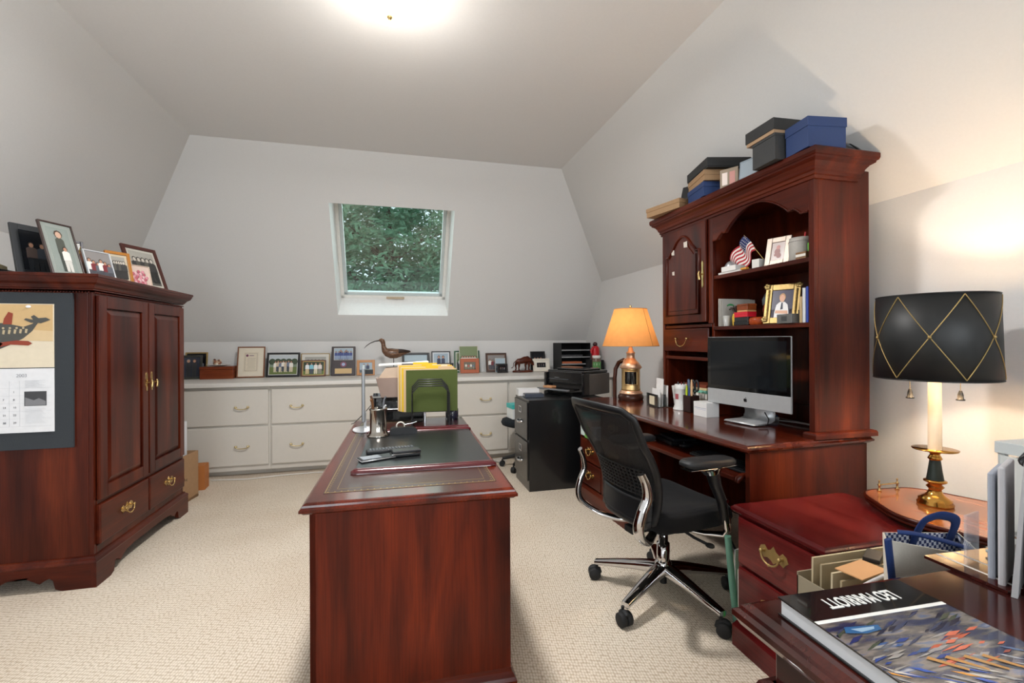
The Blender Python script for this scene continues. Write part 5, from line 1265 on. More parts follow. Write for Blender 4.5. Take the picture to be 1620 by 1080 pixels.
# fruit-shaped mark on the chin
lg = [(0, .30), (.25, .42), (.52, .36), (.72, .12), (.60, -.02), (.56, -.20), (.66, -.38), (.80, -.48), (.62, -.85), (.38, -1.02), (.12, -.94), (-.10, -.94), (-.36, -1.02), (-.64, -.78), (-.82, -.35), (-.80, .05), (-.60, .34), (-.30, .42)]
m.prism([(a*.0135, .126+b*.0135) for a, b in lg][::-1], -.0036, -.003, 'Y'); m.prism([(a*.0135, .126+b*.0135) for a, b in ((0, .45), (.05, .75), (.32, .98), (.30, .65))], -.0036, -.003, 'Y'); m.build('logo', im)
m = MB(ALU)
m.grid(lambda u, v: ((2*u-1)*.095, [(.0, .0), (-.085, 0.003), (-.075, .006), (.04, .007), (.072, .018), (.078, .05), (.062, .10), (.042, .19), (.036, .25)][min(8, int(v*8+.5))][0]+.03, [(.0, .0), (-.085, 0.003), (-.075, .006), (.04, .007), (.072, .018), (.078, .05), (.062, .10), (.042, .19), (.036, .25)][min(8, int(v*8+.5))][1]), 2, 9, smooth=True)
m.build('foot', im, solid=.006)
m = MB(BLACK); m.tube([(.06, .07, .06), (.10, .05, .03), (.13, .0, .006), (.12, -.05, .004)], .003, 6); m.build('power_cable', im)
# beer stein
sn = thing('beer_stein', 'white ceramic stein with a red crest holding pens on the desk', 'mug', (1.812, 2.650, DZ))
CER = paint('#cfcfcc', .2, coat=.4, var=.02)
m = MB(CER); m.lathe([(.050, 0), (.052, .008), (.047, .016), (.046, .022), (.042, .03), (.040, .13), (.043, .135), (.043, .142), (.040, .148), (.041, .165), (.037, .165), (.036, .03), (0, .028)], n=36); m.build('mug_body', sn)
m = MB(P_('#9c4a50')); m.grid(lambda u, v: (.0428*math.cos(R(178)+u*R(34)), .0428*math.sin(R(178)+u*R(34)), .07+.035*v), 6, 2); m.build('crest', sn)
m = MB(CER); m.tube([(0, .04, .13), (0, .075, .12), (0, .08, .07), (0, .043, .04)], .007, 8); m.build('handle', sn)
for k in range(3):
    a = k*2.1; small(MB(P_(('#2a2a30', '#55565c', '#7a3038')[k])).cyl((0, 0, 0), (.014*math.cos(a), .014*math.sin(a), .145), .0035), 'pen', ('black pen standing in the white stein', 'grey pen standing in the white stein', 'dark red pen standing in the white stein')[k], 'pen', (1.812+.008*math.cos(a), 2.650+.008*math.sin(a), DZ+.035), 0, 0, 'pens in the white stein')
# pencil box with scissors and pens
ph = thing('pencil_box', 'square dark brown leather pencil box holding scissors on the desk', 'pencil holder', (1.812, 2.545, DZ), R(5))
m = MB(paint('#2a1512', .45)); q = .034
m.box(-q, q, -q, q, 0, .005).box(-q, q, -q, -q+.004, 0, .105).box(-q, q, q-.004, q, 0, .105).box(-q, -q+.004, -q, q, 0, .105).box(q-.004, q, -q, q, 0, .105); m.build('box_body', ph)
def scissors(name, label, loc, c1, rz, tilt):
    t = thing(name, label, 'scissors', loc, rz); 
    m = MB(SILVER); m.box(-.006, .004, -.001, .001, .0, .12); m.build('blade', t)
    for s_ in (-1, 1):
        m = MB(c1); m.tube([(s_*.016+.014*math.cos(2*PI*i/18), 0, .160+.034*math.sin(2*PI*i/18)) for i in range(18)], .006, 8, closed=True); m.tube([(0, 0, .11), (s_*.012, 0, .13)], .005, 6); m.build('finger_ring', t)
    return t
scissors('scissors', 'scissors with light blue and black handles in the brown pencil box', (1.806, 2.562, DZ+.0062), P_('#4a5a70', .4), R(60), 0)
scissors('scissors', 'scissors with dark handles at the back of the brown pencil box', (1.826, 2.528, DZ+.0062), P_('#1c1f24', .4), R(100), 0)
for (dx, dy, h_, c_, lab) in ((-.018, .02, .16, '#b5c820', 'lime-green marker in the brown pencil box'), (-.02, -.008, .17, '#26406e', 'blue marker in the brown pencil box'), (-.012, -.022, .20, '#c9a27a', 'tan-handled brush in the brown pencil box')):
    m = MB(P_(c_, .4)); m.tube([(0, 0, 0), (0, 0, h_*.8), (0, 0, h_)], [.005, .0075, .004], 10); small(m, 'marker_pen', lab, 'pen', (1.812+dx, 2.545+dy, DZ+.0062), 0, 0, 'pens in the brown pencil box')
# note holder with loose papers
nh = thing('note_holder', 'clear desk caddy with white note paper left of the stein', 'note holder', (1.775, 2.84, DZ), R(-6))
m = MB(clear('#dfe8e6', .2, .1)); m.box(-.06, .06, -.085, .085, 0, .004).box(-.06, -.057, -.085, .085, 0, .085).box(.0, .003, -.085, .085, 0, .085); m.build('caddy', nh)
MB(P_('#d9cdb0', .6)).box(-.064, -.0605, -.04, .03, .012, .07).build('caddy_label', nh)
for k, (dx, dy, w_, h_, rz, rx, lab) in enumerate(((-.045, -.02, .11, .115, 2, 3, 'front sheet of white note paper in the clear caddy'), (-.028, .012, .07, .11, 0, 8, 'tilted sheet of white note paper in the clear caddy'), (-.012, -.01, .09, .185, 4, 3, 'tall thin white receipt standing in the clear caddy'), (.040, .02, .11, .13, 0, 0, 'thick pad of white notes at the back of the clear caddy'), (.016, -.028, .075, .14, 6, 3, 'white card leaning right in the clear caddy'))):
    m = MB(P_('#dddbd8', .8)); m.box(-.0012*(5 if k == 3 else 1), .0012*(5 if k == 3 else 1), -w_/2, w_/2, 0, h_)
    o = m.build('note_sheet', loc=(1.775+dx, 2.84+dy, DZ+.0055), rot=(R(rx*.5), R(rx*.4), R(rz-6))); tag(o, lab, 'paper', 'white notes in the clear caddy')
m = MB(P_('#dcd9d6', .7)); m.box(-.0015, .0015, -.045, .045, 0, .15); tag(m.build('post_card', loc=(1.850, 2.742, DZ), rot=(R(-10), R(-3), R(-6))), 'white leaflet leaning against the stein', 'paper')
sb = MB(P_('#d7d6d4', .6)); sb.box(-.045, .045, -.055, .055, 0, .085); sb.box(-.0455, -.045, -.05, .05, .05, .052, P_('#5a6a9a')); sb.box(-.0455, -.045, -.05, .03, .042, .0435, P_('#8a94b8')); small(sb, 'card_box', 'white card box between the pencil box and the computer', 'box', (1.800, 2.385, DZ), 4)
small(MB(P_('#b9b7b4', .8)).box(-.05, .05, -.08, .08, 0, .02).box(-.04, .05, -.07, .08, .02, .028, P_('#1f5f9a')), 'notebook', 'blue-topped pad under the computer screen', 'notebook', (2.04, 2.22, DZ), 0)
small(MB(P_('#8a8886', .5)).tube([(0, 0, .006), (.03, -.15, .012), (.06, -.30, .006), (.10, -.36, .006)], .004, 8), 'cable', 'grey cable lying behind the computer', 'cable', (2.05, 2.15, DZ), 0, 0)
# carved walking-stick shaped ornament behind the lantern lamp
wo_ = thing('curved_wood_ornament', 'dark curved wooden handle-shaped ornament behind the lantern lamp', 'ornament', (1.80, 3.36, DZ))
m = MB(wood('#20100b', '#3c2018', '#52301f', 'Z', rough=.3)); m.tube([(-.105, .0, .0), (-.105, .0, .15), (-.098, .0, .225), (-.07, .0, .275), (-.03, .0, .292), (.015, .0, .275), (.04, 0, .225)], [.014, .015, .016, .017, .020, .028, .032], 12); m.build('arch', wo_)
MB(P_('#d6d4cf', .5)).box(-.16, .06, -.03, .04, -.0, .03).build('base', wo_) if False else None
small(MB(P_('#d9d7d3', .6)).box(-.04, .04, -.05, .05, 0, .05), 'white_box', 'small white box beside the dark curved ornament', 'box', (1.76, 3.355-.01, DZ), 0) if False else None
# keyboard and mouse on the pull-out tray
kb_ = thing('keyboard', 'black computer keyboard on the pull-out tray', 'keyboard', (1.60, 1.96, .603), R(-88))
MB(P_('#1c1d20', .5)).box(-.20, .20, -.07, .07, 0, .014).build('keyboard_base', kb_, bevel=.004)
m = MB(P_('#2c2d31', .5))
for r_ in range(5):
    for c_ in range(18): m.box(-.192+c_*.0215, -.174+c_*.0215, -.06+r_*.024, -.041+r_*.024, .014, .019)
m.build('keys', kb_)
ms = thing('mouse', 'black computer mouse on the tray beside the keyboard', 'mouse', (1.60, 2.29, .603), R(-80)); MB(P_('#141518', .35)).ball((0, 0, .0165), .03, 18, 12, sc=(1, 1.6, .55)).build('mouse_body', ms); MB(P_('#3a3b3f', .4)).ball((0, -.02, .032), .005, 8, 6, sc=(.6, 1.4, 1)).build('scroll_wheel', ms)
small(MB(BLACK).box(-.09, .09, -.12, .12, 0, .02).box(-.07, .07, -.10, .09, .02, .035, P_('#202226', .3)), 'tablet_case', 'flat black case at the far end of the pull-out tray', 'case', (1.65, 2.46, .603), -8)
small(MB(BLACKM).tube([(0, 0, .004), (.05, .08, .01), (.02, .14, .12), (-.04, .10, .16), (-.03, .02, .08), (.02, -.04, .004)], .005, 8), 'cable_loop', 'black cable looping in the dark kneehole of the credenza', 'cable', (1.75, 2.0, 0), 0, 0)
# open cubby items in the far pedestal
CU0 = .4885
g = lambda *a: P_(*a)
bxs = [((1.405, 3.285), .07, .09, .10, '#cfe0da', 'pale green carton at the open side of the credenza cubby'), ((1.41, 3.19), .07, .085, .125, '#d8b8b0', 'pink carton standing in the credenza cubby'), ((1.415, 3.10), .08, .075, .09, '#b9bcc4', 'grey paper pack nearest the chair in the credenza cubby')]
for (x, y), a, b, h_, c_, lab in bxs: small(MB(P_(c_, .6)).box(-a/2, a/2, -b/2, b/2, 0, h_), 'carton', lab, 'box', (x+.02, y, CU0), 3, .002, 'cartons in the open cubby of the credenza')
tq = carton('storage_box', 'turquoise-lidded box lying on the cartons in the credenza cubby', 'box', (1.44, 3.245, CU0+.1265), R(3), .10, .17, .045, P_('#dfe8e6', .5), P_('#28b0b0', .5), .028)
small(MB(P_('#6cae4a', .6)).box(-.003, .003, -.03, .03, 0, .085), 'card', 'lime and white card in the credenza cubby', 'card', (1.380, 3.19, CU0), 3, 0)

# ================================================================== printer and papers on the filing cabinet
FZ = .7358
pr = thing('printer', 'black all-in-one inkjet printer with grey side on the filing cabinet', 'printer', (1.50, 4.10, .735), R(-62))
pr.location = (1.60, 3.935, FZ); 
PB = paint('#121214', .18, coat=.5); PG = paint('#4a4643', .45, var=.1)
m = MB(PG); m.box(-.225, .225, -.10, .20, .0, .185); m.box(-.225, .225, -.16, -.10, .09, .185); m.build('case', pr, bevel=.008)
m = MB(PB); m.box(-.20, .20, -.165, -.10, .095, .20).box(-.226, -.20, -.19, .19, .03, .19).box(.20, .2255, -.17, -.09, .0, .19); m.build('front_trim', pr, bevel=.006)
m = MB(PB); m.box(-.215, .215, -.15, .185, .187, .212); m.box(-.15, .17, -.10, .14, .212, .228); m.build('scanner_lid', pr, bevel=.008)
m = MB(paint('#3a3c40', .25)); m.add([(-.19, -.168, .13), (.05, -.168, .13), (.05, -.120, .20), (-.19, -.120, .20), (-.19, -.15, .12), (.05, -.15, .12), (.05, -.10, .19), (-.19, -.10, .19)], [(0, 1, 2, 3), (0, 4, 5, 1), (0, 3, 7, 4), (1, 5, 6, 2)]); m.add([(-.12, -.1665, .145), (-.06, -.1665, .145), (-.06, -.130, .190), (-.12, -.130, .190)], [(0, 1, 2, 3)], P_('#8e9298', .2)); m.build('control_panel', pr)
m = MB(PB); m.box(-.17, .17, -.30, -.16, .045, .060); m.box(-.16, .16, -.26, -.10, .0, .030); m.box(-.18, .18, -.33, -.30, .048, .062, paint('#8f9296', .2, .6)); m.build('paper_tray', pr, bevel=.003)
small(MB(P_('#c08a60', .6)).box(-.05, .05, -.03, .03, 0, .016), 'envelope', 'tan envelope lying on the printer paper tray', 'envelope', (1.325, 3.88, FZ+.063), -60)
small(MB(P_('#d4d3d2', .6)).box(-.10, .085, -.055, .06, 0, .06), 'paper_pack', 'white paper pack at the back of the filing cabinet top', 'papers', (1.13, 3.885, FZ), -4)
small(MB(P_('#1c2536', .4)).box(-.09, .07, -.05, .05, 0, .028).box(-.091, -.09, -.02, .02, .006, .02, SILVER), 'binder', 'dark blue binder lying in front of the white paper pack', 'binder', (1.15, 3.77, FZ), -6)
# printed tray on top: papers
small(MB(P_('#8a5a40', .6)).box(-.09, .09, -.05, .05, 0, .006), 'brown_folder', 'thin brown folder on top of the printer', 'folder', (1.59, 4.02, FZ+.2285), -62)

# ---- second chair behind the filing cabinet
sc = thing('swivel_stool', 'low black swivel seat half hidden behind the filing cabinet', 'stool', (1.195, 4.25, 0))
m = MB(fabric('#1c2228', '#101418', 300)); m.lathe([(.0, .40), (.17, .40), (.215, .415), (.225, .44), (.215, .465), (.17, .478), (.0, .482)], n=36, sx=1, sy=.95, cap=False); m.build('seat', sc)
m = MB(BLACK); m.cyl((0, 0, .08), (0, 0, .40), .025); m.build('column', sc)
for k in range(5):
    a = k*2*PI/5+2.7; c_, s_ = math.cos(a), math.sin(a)
    m = MB(BLACK); m.tube([(0, 0, .11), (c_*.10, s_*.10, .105), (c_*.215, s_*.215, .075)], [.026, .02, .014], 8); m.build('leg', sc)
    m = MB(BLACKM); m.tube([(c_*.22-s_*.018, s_*.22+c_*.018, .028), (c_*.22+s_*.018, s_*.22-c_*.018, .028)], .027, 14); m.cyl((c_*.22, s_*.22, .03), (c_*.22, s_*.22, .07), .007); m.build('caster', sc)
sbx = carton('storage_box', 'white carton with a turquoise top on the low black seat', 'box', (1.12, 4.22, .4835), R(6), .16, .16, .135, P_('#dfe3e2', .5), P_('#3fb5b0', .5), .04)

# ================================================================== cartons on the floor beyond the armoire
KR = paint('#a3805d', .8, var=.1)
kb1 = thing('cardboard_box', 'printed brown cardboard box on the floor beyond the armoire', 'box', (-1.665, 4.02, 0), R(-7))
m = MB(KR); m.box(-.13, .13, -.10, .14, 0, .02).box(-.13, .13, -.10, -.095, 0, .36).box(-.13, .13, .135, .14, 0, .36).box(-.13, -.125, -.10, .14, 0, .36).box(.125, .13, -.10, .14, 0, .36); m.build('box_body', kb1)
m = MB(paint('#3a3230', .8)); 
for k, s_ in enumerate(('MOVING &', 'STORAGE', 'HANDLE WITH', 'CARE', 'USA')): m.text(s_, .026, -.02+.01*k, -.1012, .255-.035*k, rot=0)
m.build('print', kb1)
m = MB(KR); m.add([(-.10, -.10, .0), (.13, -.10, .0), (.12, -.155, .005), (-.10, -.15, .005)], [(0, 1, 2, 3)]) if False else m.box(-.02, .128, -.122, -.116, .0, .19); m.build('loose_flap', kb1, rot=(0, 0, 0))
wb1 = thing('file_box', 'white document box with blue band standing in the cardboard box', 'box', (-1.67, 4.06, .0212), R(-7), rx=0)
m = MB(P_('#d8dade', .7)); m.box(-.10, .085, -.05, .05, 0, .58); m.build('box_body', wb1)
m = MB(P_('#4a6690', .6)); m.box(-.101, .086, -.052, -.05, .33, .42); m.build('blue_band', wb1)
m = MB(P_('#3c4654', .6)); m.box(.0, .06, -.0525, -.05, .47, .485); m.box(-.02, .05, -.0535, -.052, .36, .375, P_('#c8d0dc')); m.build('print', wb1)
small(MB(P_('#b06c34', .7)).box(-.07, .07, -.06, .06, 0, .20), 'carton', 'orange-brown carton on the floor behind the printed cardboard box', 'box', (-1.60, 4.34, 0), 5)
small(MB(paint('#d9d6d0', .5)).tube([(-.55, .0, .006), (-.25, -.05, .006), (.0, .0, .006), (.3, .02, .006), (.65, -.02, .006)], .005, 8), 'cable', 'white cable lying along the foot of the built-in drawers', 'cable', (-1.02, 4.55, 0), 0, 0)
m = MB(paint('#c9c6c0', .5))
for k in range(4): m.tube([(.02*k, -.03, .005+.011*k), (.12, .04-.02*k, .005+.011*k), (.22-.02*k, -.04, .005+.011*k), (.30, .0+.01*k, .005+.011*k)], .005, 6)
small(m, 'cable_bundle', 'tangle of white cables on the floor left of the filing cabinet', 'cable', (.78, 4.50, 0), 0, 0)

# ================================================================== on the centre desk
TZ = .7268
blt = thing('desk_blotter', 'dark leather desk pad with burgundy end rails on the centre desk', 'desk pad', (.118, 2.12, TZ), R(-1.3))
BUR = paint('#4a0f16', .22, coat=.4, var=.1)
m = MB(paint('#16191a', .32, coat=.15, var=.1, bump=.15, scale=300)); m.box(-.262, .262, -.32, .42, 0, .006); m.build('pad', blt, bevel=.002)
for y0, y1 in ((-.345, -.295), (.40, .45)):
    m = MB(BUR)
    def rail(u, v, y0=y0, y1=y1):
        q = PI*v; x = (2*u-1)*.275; e = 1-max(0, (abs(x)-.262)/.013)**2*.6
        yc, hw = (y0+y1)/2, (y1-y0)/2
        return (x, yc+hw*math.cos(q)*e, .0005+.017*math.sin(q)*e)
    m.grid(rail, 40, 11); m.add([(-.275, y0, .0), (.275, y0, .0), (.275, y1, .0), (-.275, y1, .0)], [(3, 2, 1, 0)]); m.build('end_rail', blt)
BZ = TZ+.0066
# pen cup
pcup = thing('pen_cup', 'polished pewter pen cup on the centre desk', 'pencil holder', (-.088, 2.452, BZ))
PEW = paint('#a9a49c', .16, 1., var=.04)
m = MB(PEW); m.lathe([(.056, 0), (.058, .006), (.050, .012), (.046, .020), (.042, .028), (.041, .130), (.045, .134), (.045, .140), (.040, .142), (.038, .140), (.038, .03), (0, .028)], n=40); m.build('cup_body', pcup)
for k, (dx, dy, tx, ty, h_, c_, lab) in enumerate(((-.012, .005, -.028, .0, .205, '#5a3a22', 'brown wooden letter opener in the pewter cup'), (-.02, -.01, -.02, -.02, .19, '#7a5233', 'lighter brown wooden pen in the pewter cup'), (.012, .006, .030, .01, .20, '#5a5c60', 'grey pen leaning right in the pewter cup'), (.0, -.012, .006, -.02, .16, '#16171a', 'black pen at the front of the pewter cup'), (.018, -.006, .026, -.016, .158, '#c9c9ca', 'silver pen at the front right of the pewter cup'), (.004, .018, .006, .028, .17, '#2a2b2e', 'dark pen at the back of the pewter cup'))):
    m = MB(P_(c_, .35)); m.tube([(0, 0, 0), (tx*.7-dx*.3, ty*.7-dy*.3, h_*.75), (tx-dx*.3, ty-dy*.3, h_-.03)], [.0035, .0055, .006 if k < 2 else .004], 10); small(m, 'pen', lab, 'pen', (-.088+dx, 2.452+dy, BZ+.030), 0, 0, 'pens in the pewter cup')
# tape dispenser
tp = thing('tape_dispenser', 'black tape dispenser right of the pewter pen cup', 'tape dispenser', (.035, 2.480, BZ), R(4))
m = MB(paint('#131315', .5)); m.prism([(-.068, 0), (.070, 0), (.072, .020), (.055, .030), (.02, .036), (-.045, .036), (-.062, .028)], -.027, .027, 'Y'); m.build('case', tp, bevel=.004)
MB(P_('#d8d4c8', .4)).tube([(-.012+.020*math.cos(2*PI*i/24), 0, .040+.020*math.sin(2*PI*i/24)) for i in range(24)], .006, 8, closed=True, flat=(1.3, .6)).build('tape_roll', tp)
MB(SILVER).tube([(.008, 0, .046), (.045, 0, .050), (.072, 0, .058)], .0022, 6).build('cutter_bar', tp)
# remotes and calculator-like phone
RB = paint('#141518', .4)
rm = thing('remote_control', 'long black remote control farther back on the desk pad', 'remote', (-.020, 2.075, BZ), R(8)); MB(RB).box(-.105, .105, -.024, .024, 0, .018).build('case', rm, bevel=.006)
m = MB(P_('#5a5d62', .4))
for i in range(14):
    for j in range(3): m.box(-.092+i*.0135, -.083+i*.0135, -.016+j*.013, -.008+j*.013, .018, .0205)
m.build('buttons', rm)
cp_ = thing('calculator', 'open silver-edged pocket calculator at the near left corner of the desk pad', 'calculator', (-.075, 1.975, BZ), R(22)); m = MB(RB); m.box(-.075, .065, -.034, .034, 0, .010); m.build('case', cp_, bevel=.004)
MB(P_('#8c9298', .15, )).box(-.066, .010, -.026, .026, .010, .0115).build('display', cp_); m = MB(SILVER); m.tube([(-.075, -.034, .005), (.065, -.034, .005), (.065, .034, .005), (-.075, .034, .005)], .0028, 6, closed=True); m.build('edge_trim', cp_)
ph_ = thing('mobile_phone', 'folding black phone with chrome edge beside the calculator', 'phone', (.035, 2.005, BZ), R(10)); MB(RB).box(-.06, .062, -.030, .030, 0, .013).build('case', ph_, bevel=.005)
MB(RB).box(-.055, .065, -.028, .028, .0135, .026).build('lid', ph_, bevel=.005); MB(CHROME).tube([(-.058, -.029, .0132), (.062, -.029, .0132), (.066, .0, .0132)], .0025, 6).build('edge_trim', ph_)

# far burgundy tray with step file and folders
tr2 = thing('burgundy_desk_tray', 'flat burgundy-edged leather tray under the wire file sorter', 'tray', (.25, 2.785, TZ), R(-1.3))
m = MB(paint('#2a1410', .2, coat=.5)); m.box(-.155, .150, -.165, .12, 0, .010); m.build('tray_base', tr2, bevel=.003)
m = MB(BUR); m.box(-.16, .155, -.19, -.166, 0, .014); m.build('tray_edge', tr2, bevel=.006)
SZ = TZ+.0106
fs_ = thing('wire_file_sorter', 'black wire step file sorter on the burgundy tray', 'file sorter', (.195, 2.768, SZ), R(-1.3))
for k in range(4):
    y = -.135+.030*k; zt = .225+.010*k; hw = .104-.001*k
    m = MB(paint('#0f0f11', .35)); m.tube([(-hw, y, .0), (-hw, y, zt-.04), (-hw+.035, y, zt), (hw-.035, y, zt), (hw, y, zt-.04), (hw, y, .0)], .0035, 8)
    m.build('wire_arch', fs_)
m = MB(paint('#0f0f11', .35))
for s_ in (-1, 1): m.tube([(s_*.104, -.14, .004), (s_*.104, .095, .004)], .004, 8)
for z_, y_ in ((.05, 0),): m.tube([(-.104, -.135, z_), (-.104, .095, z_)], .003, 8); m.tube([(.104, -.135, z_), (.104, .095, z_)], .003, 8)
for k in range(4): m.tube([(-.104, -.002+.032*k, .060), (.104, -.002+.032*k, .060)], .0025, 6)
for k in (0, 3):
    for s_ in (-1, 1): m.tube([(s_*.104, -.002+.032*k, .004), (s_*.104, -.002+.032*k, .060)], .0025, 6)
m.build('base_wire', fs_)
# green folder at front and manila / yellow folders behind; lifted on the cross wires
FOL = 'folders in the wire file sorter'
z0 = SZ+.0635
def folder(label, x, y, w_, h_, mat, lean=3, rz=0, tab=None, tabx=0, th=.004):
    t = thing('file_folder', label, 'folder', (x, y, z0), R(-1.3+rz), FOL, rx=R(-lean))
    m = MB(mat); m.box(-w_/2, w_/2, 0, th, 0, h_); m.build('cover', t)
    MB(PAPER).box(-w_/2+.006, w_/2-.006, th, th+.003, .006, h_-.008).build('papers', t)
    if tab: MB(tab).box(tabx-.045, tabx+.045, 0, .0015, h_, h_+.014).build('tab', t, bevel=.0005)
    return t
GRN = fabric('#3f4a22', '#56612f', 500., .8, .3)
folder('olive-green hanging folder at the front of the wire sorter', .208, 2.752, .300, 0.245, GRN, 0)
t_ = MB(P_('#9aa07a')).box(-.035, .035, -.0008, 0, 0, .006); 
MAN = P_('#c9ab84', .7); YEL = P_('#d9b21e', .6)
folder('manila folder directly behind the olive-green folder', .200, 2.764, .31, 0.252, MAN, 0, 0, MAN, .09)
folder('yellow folder second behind the olive-green folder', .188, 2.776, .31, 0.258, YEL, 0, 0, YEL, .03)
folder('cream folder third behind the olive-green folder', .182, 2.787, .31, 0.262, P_('#d3bd9c', .7), 0, 0, P_('#dcc8a6'), .075)
folder('bright yellow folder in the middle of the wire sorter', .176, 2.798, .31, 0.27, YEL, 0, 0, YEL, .02)
folder('manila folder fifth behind the olive-green folder', .172, 2.809, .31, 0.268, MAN, 0, 0)
folder('pale tan folder sixth behind the olive-green folder', .166, 2.82, .31, 0.274, P_('#cdb596', .7), 0, 0, YEL, -.02)
folder('black folder hindmost in the wire sorter', .19, 2.832, .31, 0.28, BLACKM, 0, 0)
# black organiser with slanted tan folder box behind
og = thing('desk_organiser', 'black and chrome tiered desk organiser behind the wire sorter', 'organiser', (-.02, 2.955, TZ), R(-1.3))
m = MB(BLACKG)
for z in (.012, .075, .145): m.box(-.125, .20, -.085, .09, z, z+.005)
m.box(-.12, .19, .08, .085, 0, .16); m.build('shelves', og)
m = MB(CHROME)
for x, y in ((-.118, -.08), (.195, -.08), (-.118, .085), (.195, .085)): m.cyl((x, y, 0), (x, y, .150), .006)
m.tube([(-.12, -.086, .079), (.20, -.086, .079)], .003, 6); m.build('posts', og)
tb = thing('document_case', 'tan slanted document case on top of the tiered organiser', 'document case', (.0, 2.955, TZ+.1506), R(-1.3))
TN = paint('#8f7a6e', .6, var=.05)
m = MB(TN); m.prism([(-.085, 0), (.12, 0), (.12, .115), (-.115, .115)], -.07, .07, 'Y'); m.build('case', tb)
m = MB(paint('#bfa892', .6)); m.prism([(-.10, .116), (.12, .116), (.12, .185), (-.06, .175)], -.06, .07, 'Y'); m.build('folders', tb)
m = MB(PAPER); m.prism([(-.10, .188), (.20, .205), (.20, .212), (-.10, .196)], -.05, .06, 'Y'); tag(m.build('papers', loc=(.0, 2.955, TZ+.1506), rot=(0, 0, R(-1.3))), 'white papers lying across the top of the tan document case', 'papers')
# monitor seen edge-on with white round foot
mo = thing('monitor', 'slim silver monitor seen edge-on with a round white foot on the centre desk', 'monitor', (-.172, 2.66, TZ), R(-86.5))
m = MB(P_('#d8dadd', .35)); m.lathe([(.08, 0), (.085, .004), (.08, .010), (.03, .014)], n=36, sx=1, sy=.7); m.build('foot', mo)
m = MB(SILVER); m.box(-.02, .02, .0, .014, .012, .10); m.build('neck', mo)
m = MB(paint('#8f9295', .35, .5)); m.box(-.19, .19, -.008, .008, .075, .350); m.build('case', mo, bevel=.004); MB(SCR).box(-.18, .18, -.0095, -.008, .085, .340).build('screen_glass', mo)
m = MB(BLACK); m.box(-.03, .03, .008, .05, .31, .335); m.build('clip', mo)
small(MB(P_('#3a3835', .5)).tube([(0, 0, .12), (-.06, -.02, .05), (-.11, -.06, .006), (-.125, -.07, .003)], .0025, 6), 'cable', 'thin dark cable running off the far left edge of the centre desk', 'cable', (-.13, 2.93, TZ), 0, 0)
dr_ = thing('paperweight', 'dark patterned glass cup behind the wire sorter', 'cup', (.33, 2.99-.02, TZ)); MB(paint('#27263a', .2, coat=.5, var=.9, scale=60)).lathe([(.04, 0), (.045, .03), (.044, .075), (.036, .08)], n=24).build('cup_body', dr_) if False else bpy.data.objects.remove(dr_)
pm = MB(paint('#2b2a3e', .2, coat=.5, var=.9, scale=60)); pm.lathe([(.034, 0), (.04, .02), (.04, .065), (.034, .07)], n=24); small(pm, 'glass_cup', 'dark patterned cup standing on the burgundy tray behind the sorter', 'cup', (.34, 2.885, SZ-.0098), 0, 0)

# ================================================================== foreground right: book, papers, bag, plastic drawers
NZ = .7606
bkf = thing('large_book', 'large glossy photo book lying upside down on the near right desk', 'book', (.733, .432, NZ+.0), R(178))
FY = -1
# local x right, y up of the cover as its reader sees it: the reader sits on the far side; cover 0.25 x 0.34
BW_, BH_ = .248, .40
m = MB(paint('#0c0d10', .12, coat=.6)); m.box(-BW_/2, BW_/2, -BH_/2, BH_/2, 0, .003).box(-BW_/2, BW_/2, -BH_/2, BH_/2, .027, .030).box(-BW_/2-.002, -BW_/2+.002, -BH_/2, BH_/2, 0, .030)
m.build('cover', bkf, bevel=.0008)
MB(P_('#c9ccd0', .6)).box(-BW_/2+.002, BW_/2-.004, -BH_/2+.004, BH_/2-.004, .003, .027).build('pages', bkf)
# the cover picture: procedural sweep of night-blue, orange and grey stripes
mt3, nt, N, L, b = nodes('cover_picture')
tc = N.new('ShaderNodeTexCoord'); mp = N.new('ShaderNodeMapping'); mp.inputs['Rotation'].default_value = (0, 0, R(28)); mp.inputs['Scale'].default_value = (9, 42, 1)
L.new(tc.outputs['Object'], mp.inputs[0]); n1 = N.new('ShaderNodeTexNoise'); n1.inputs['Scale'].default_value = 1.3; n1.inputs['Detail'].default_value = 4; L.new(mp.outputs[0], n1.inputs[0])
n2 = N.new('ShaderNodeTexNoise'); n2.inputs['Scale'].default_value = 9; n2.inputs['Detail'].default_value = 2; L.new(tc.outputs['Object'], n2.inputs[0])
cr = N.new('ShaderNodeValToRGB'); el = cr.color_ramp.elements; el[0].position = .25; el[0].color = lin('#10183a'); el[1].position = .8; el[1].color = lin('#c9c4c0')
for p_, c_ in ((.40, '#2b3350'), (.50, '#54504f'), (.58, '#7b736c'), (.66, '#4d5a78')): k = el.new(p_); k.color = lin(c_)
L.new(n1.outputs['Fac'], cr.inputs[0]); L.new(cr.outputs[0], b.inputs['Base Color']); b.inputs['Roughness'].default_value = .15; b.inputs['Coat Weight'].default_value = .5
m = MB(mt3); m.box(-BW_/2+.001, BW_/2, -BH_/2+.078, BH_/2-.001, .030, .0303)
def fp(pts, mat, z): m.add([(x, -y, z) for x, y in pts], [tuple(range(len(pts)))], mat)
h2_, t2 = BW_/2, BH_/2-.078
rs = random.Random(21)
def hexmix(a, b, t): return tuple(int(int(a[i:i+2], 16)*(1-t)+int(b[i:i+2], 16)*t) for i in (1, 3, 5))
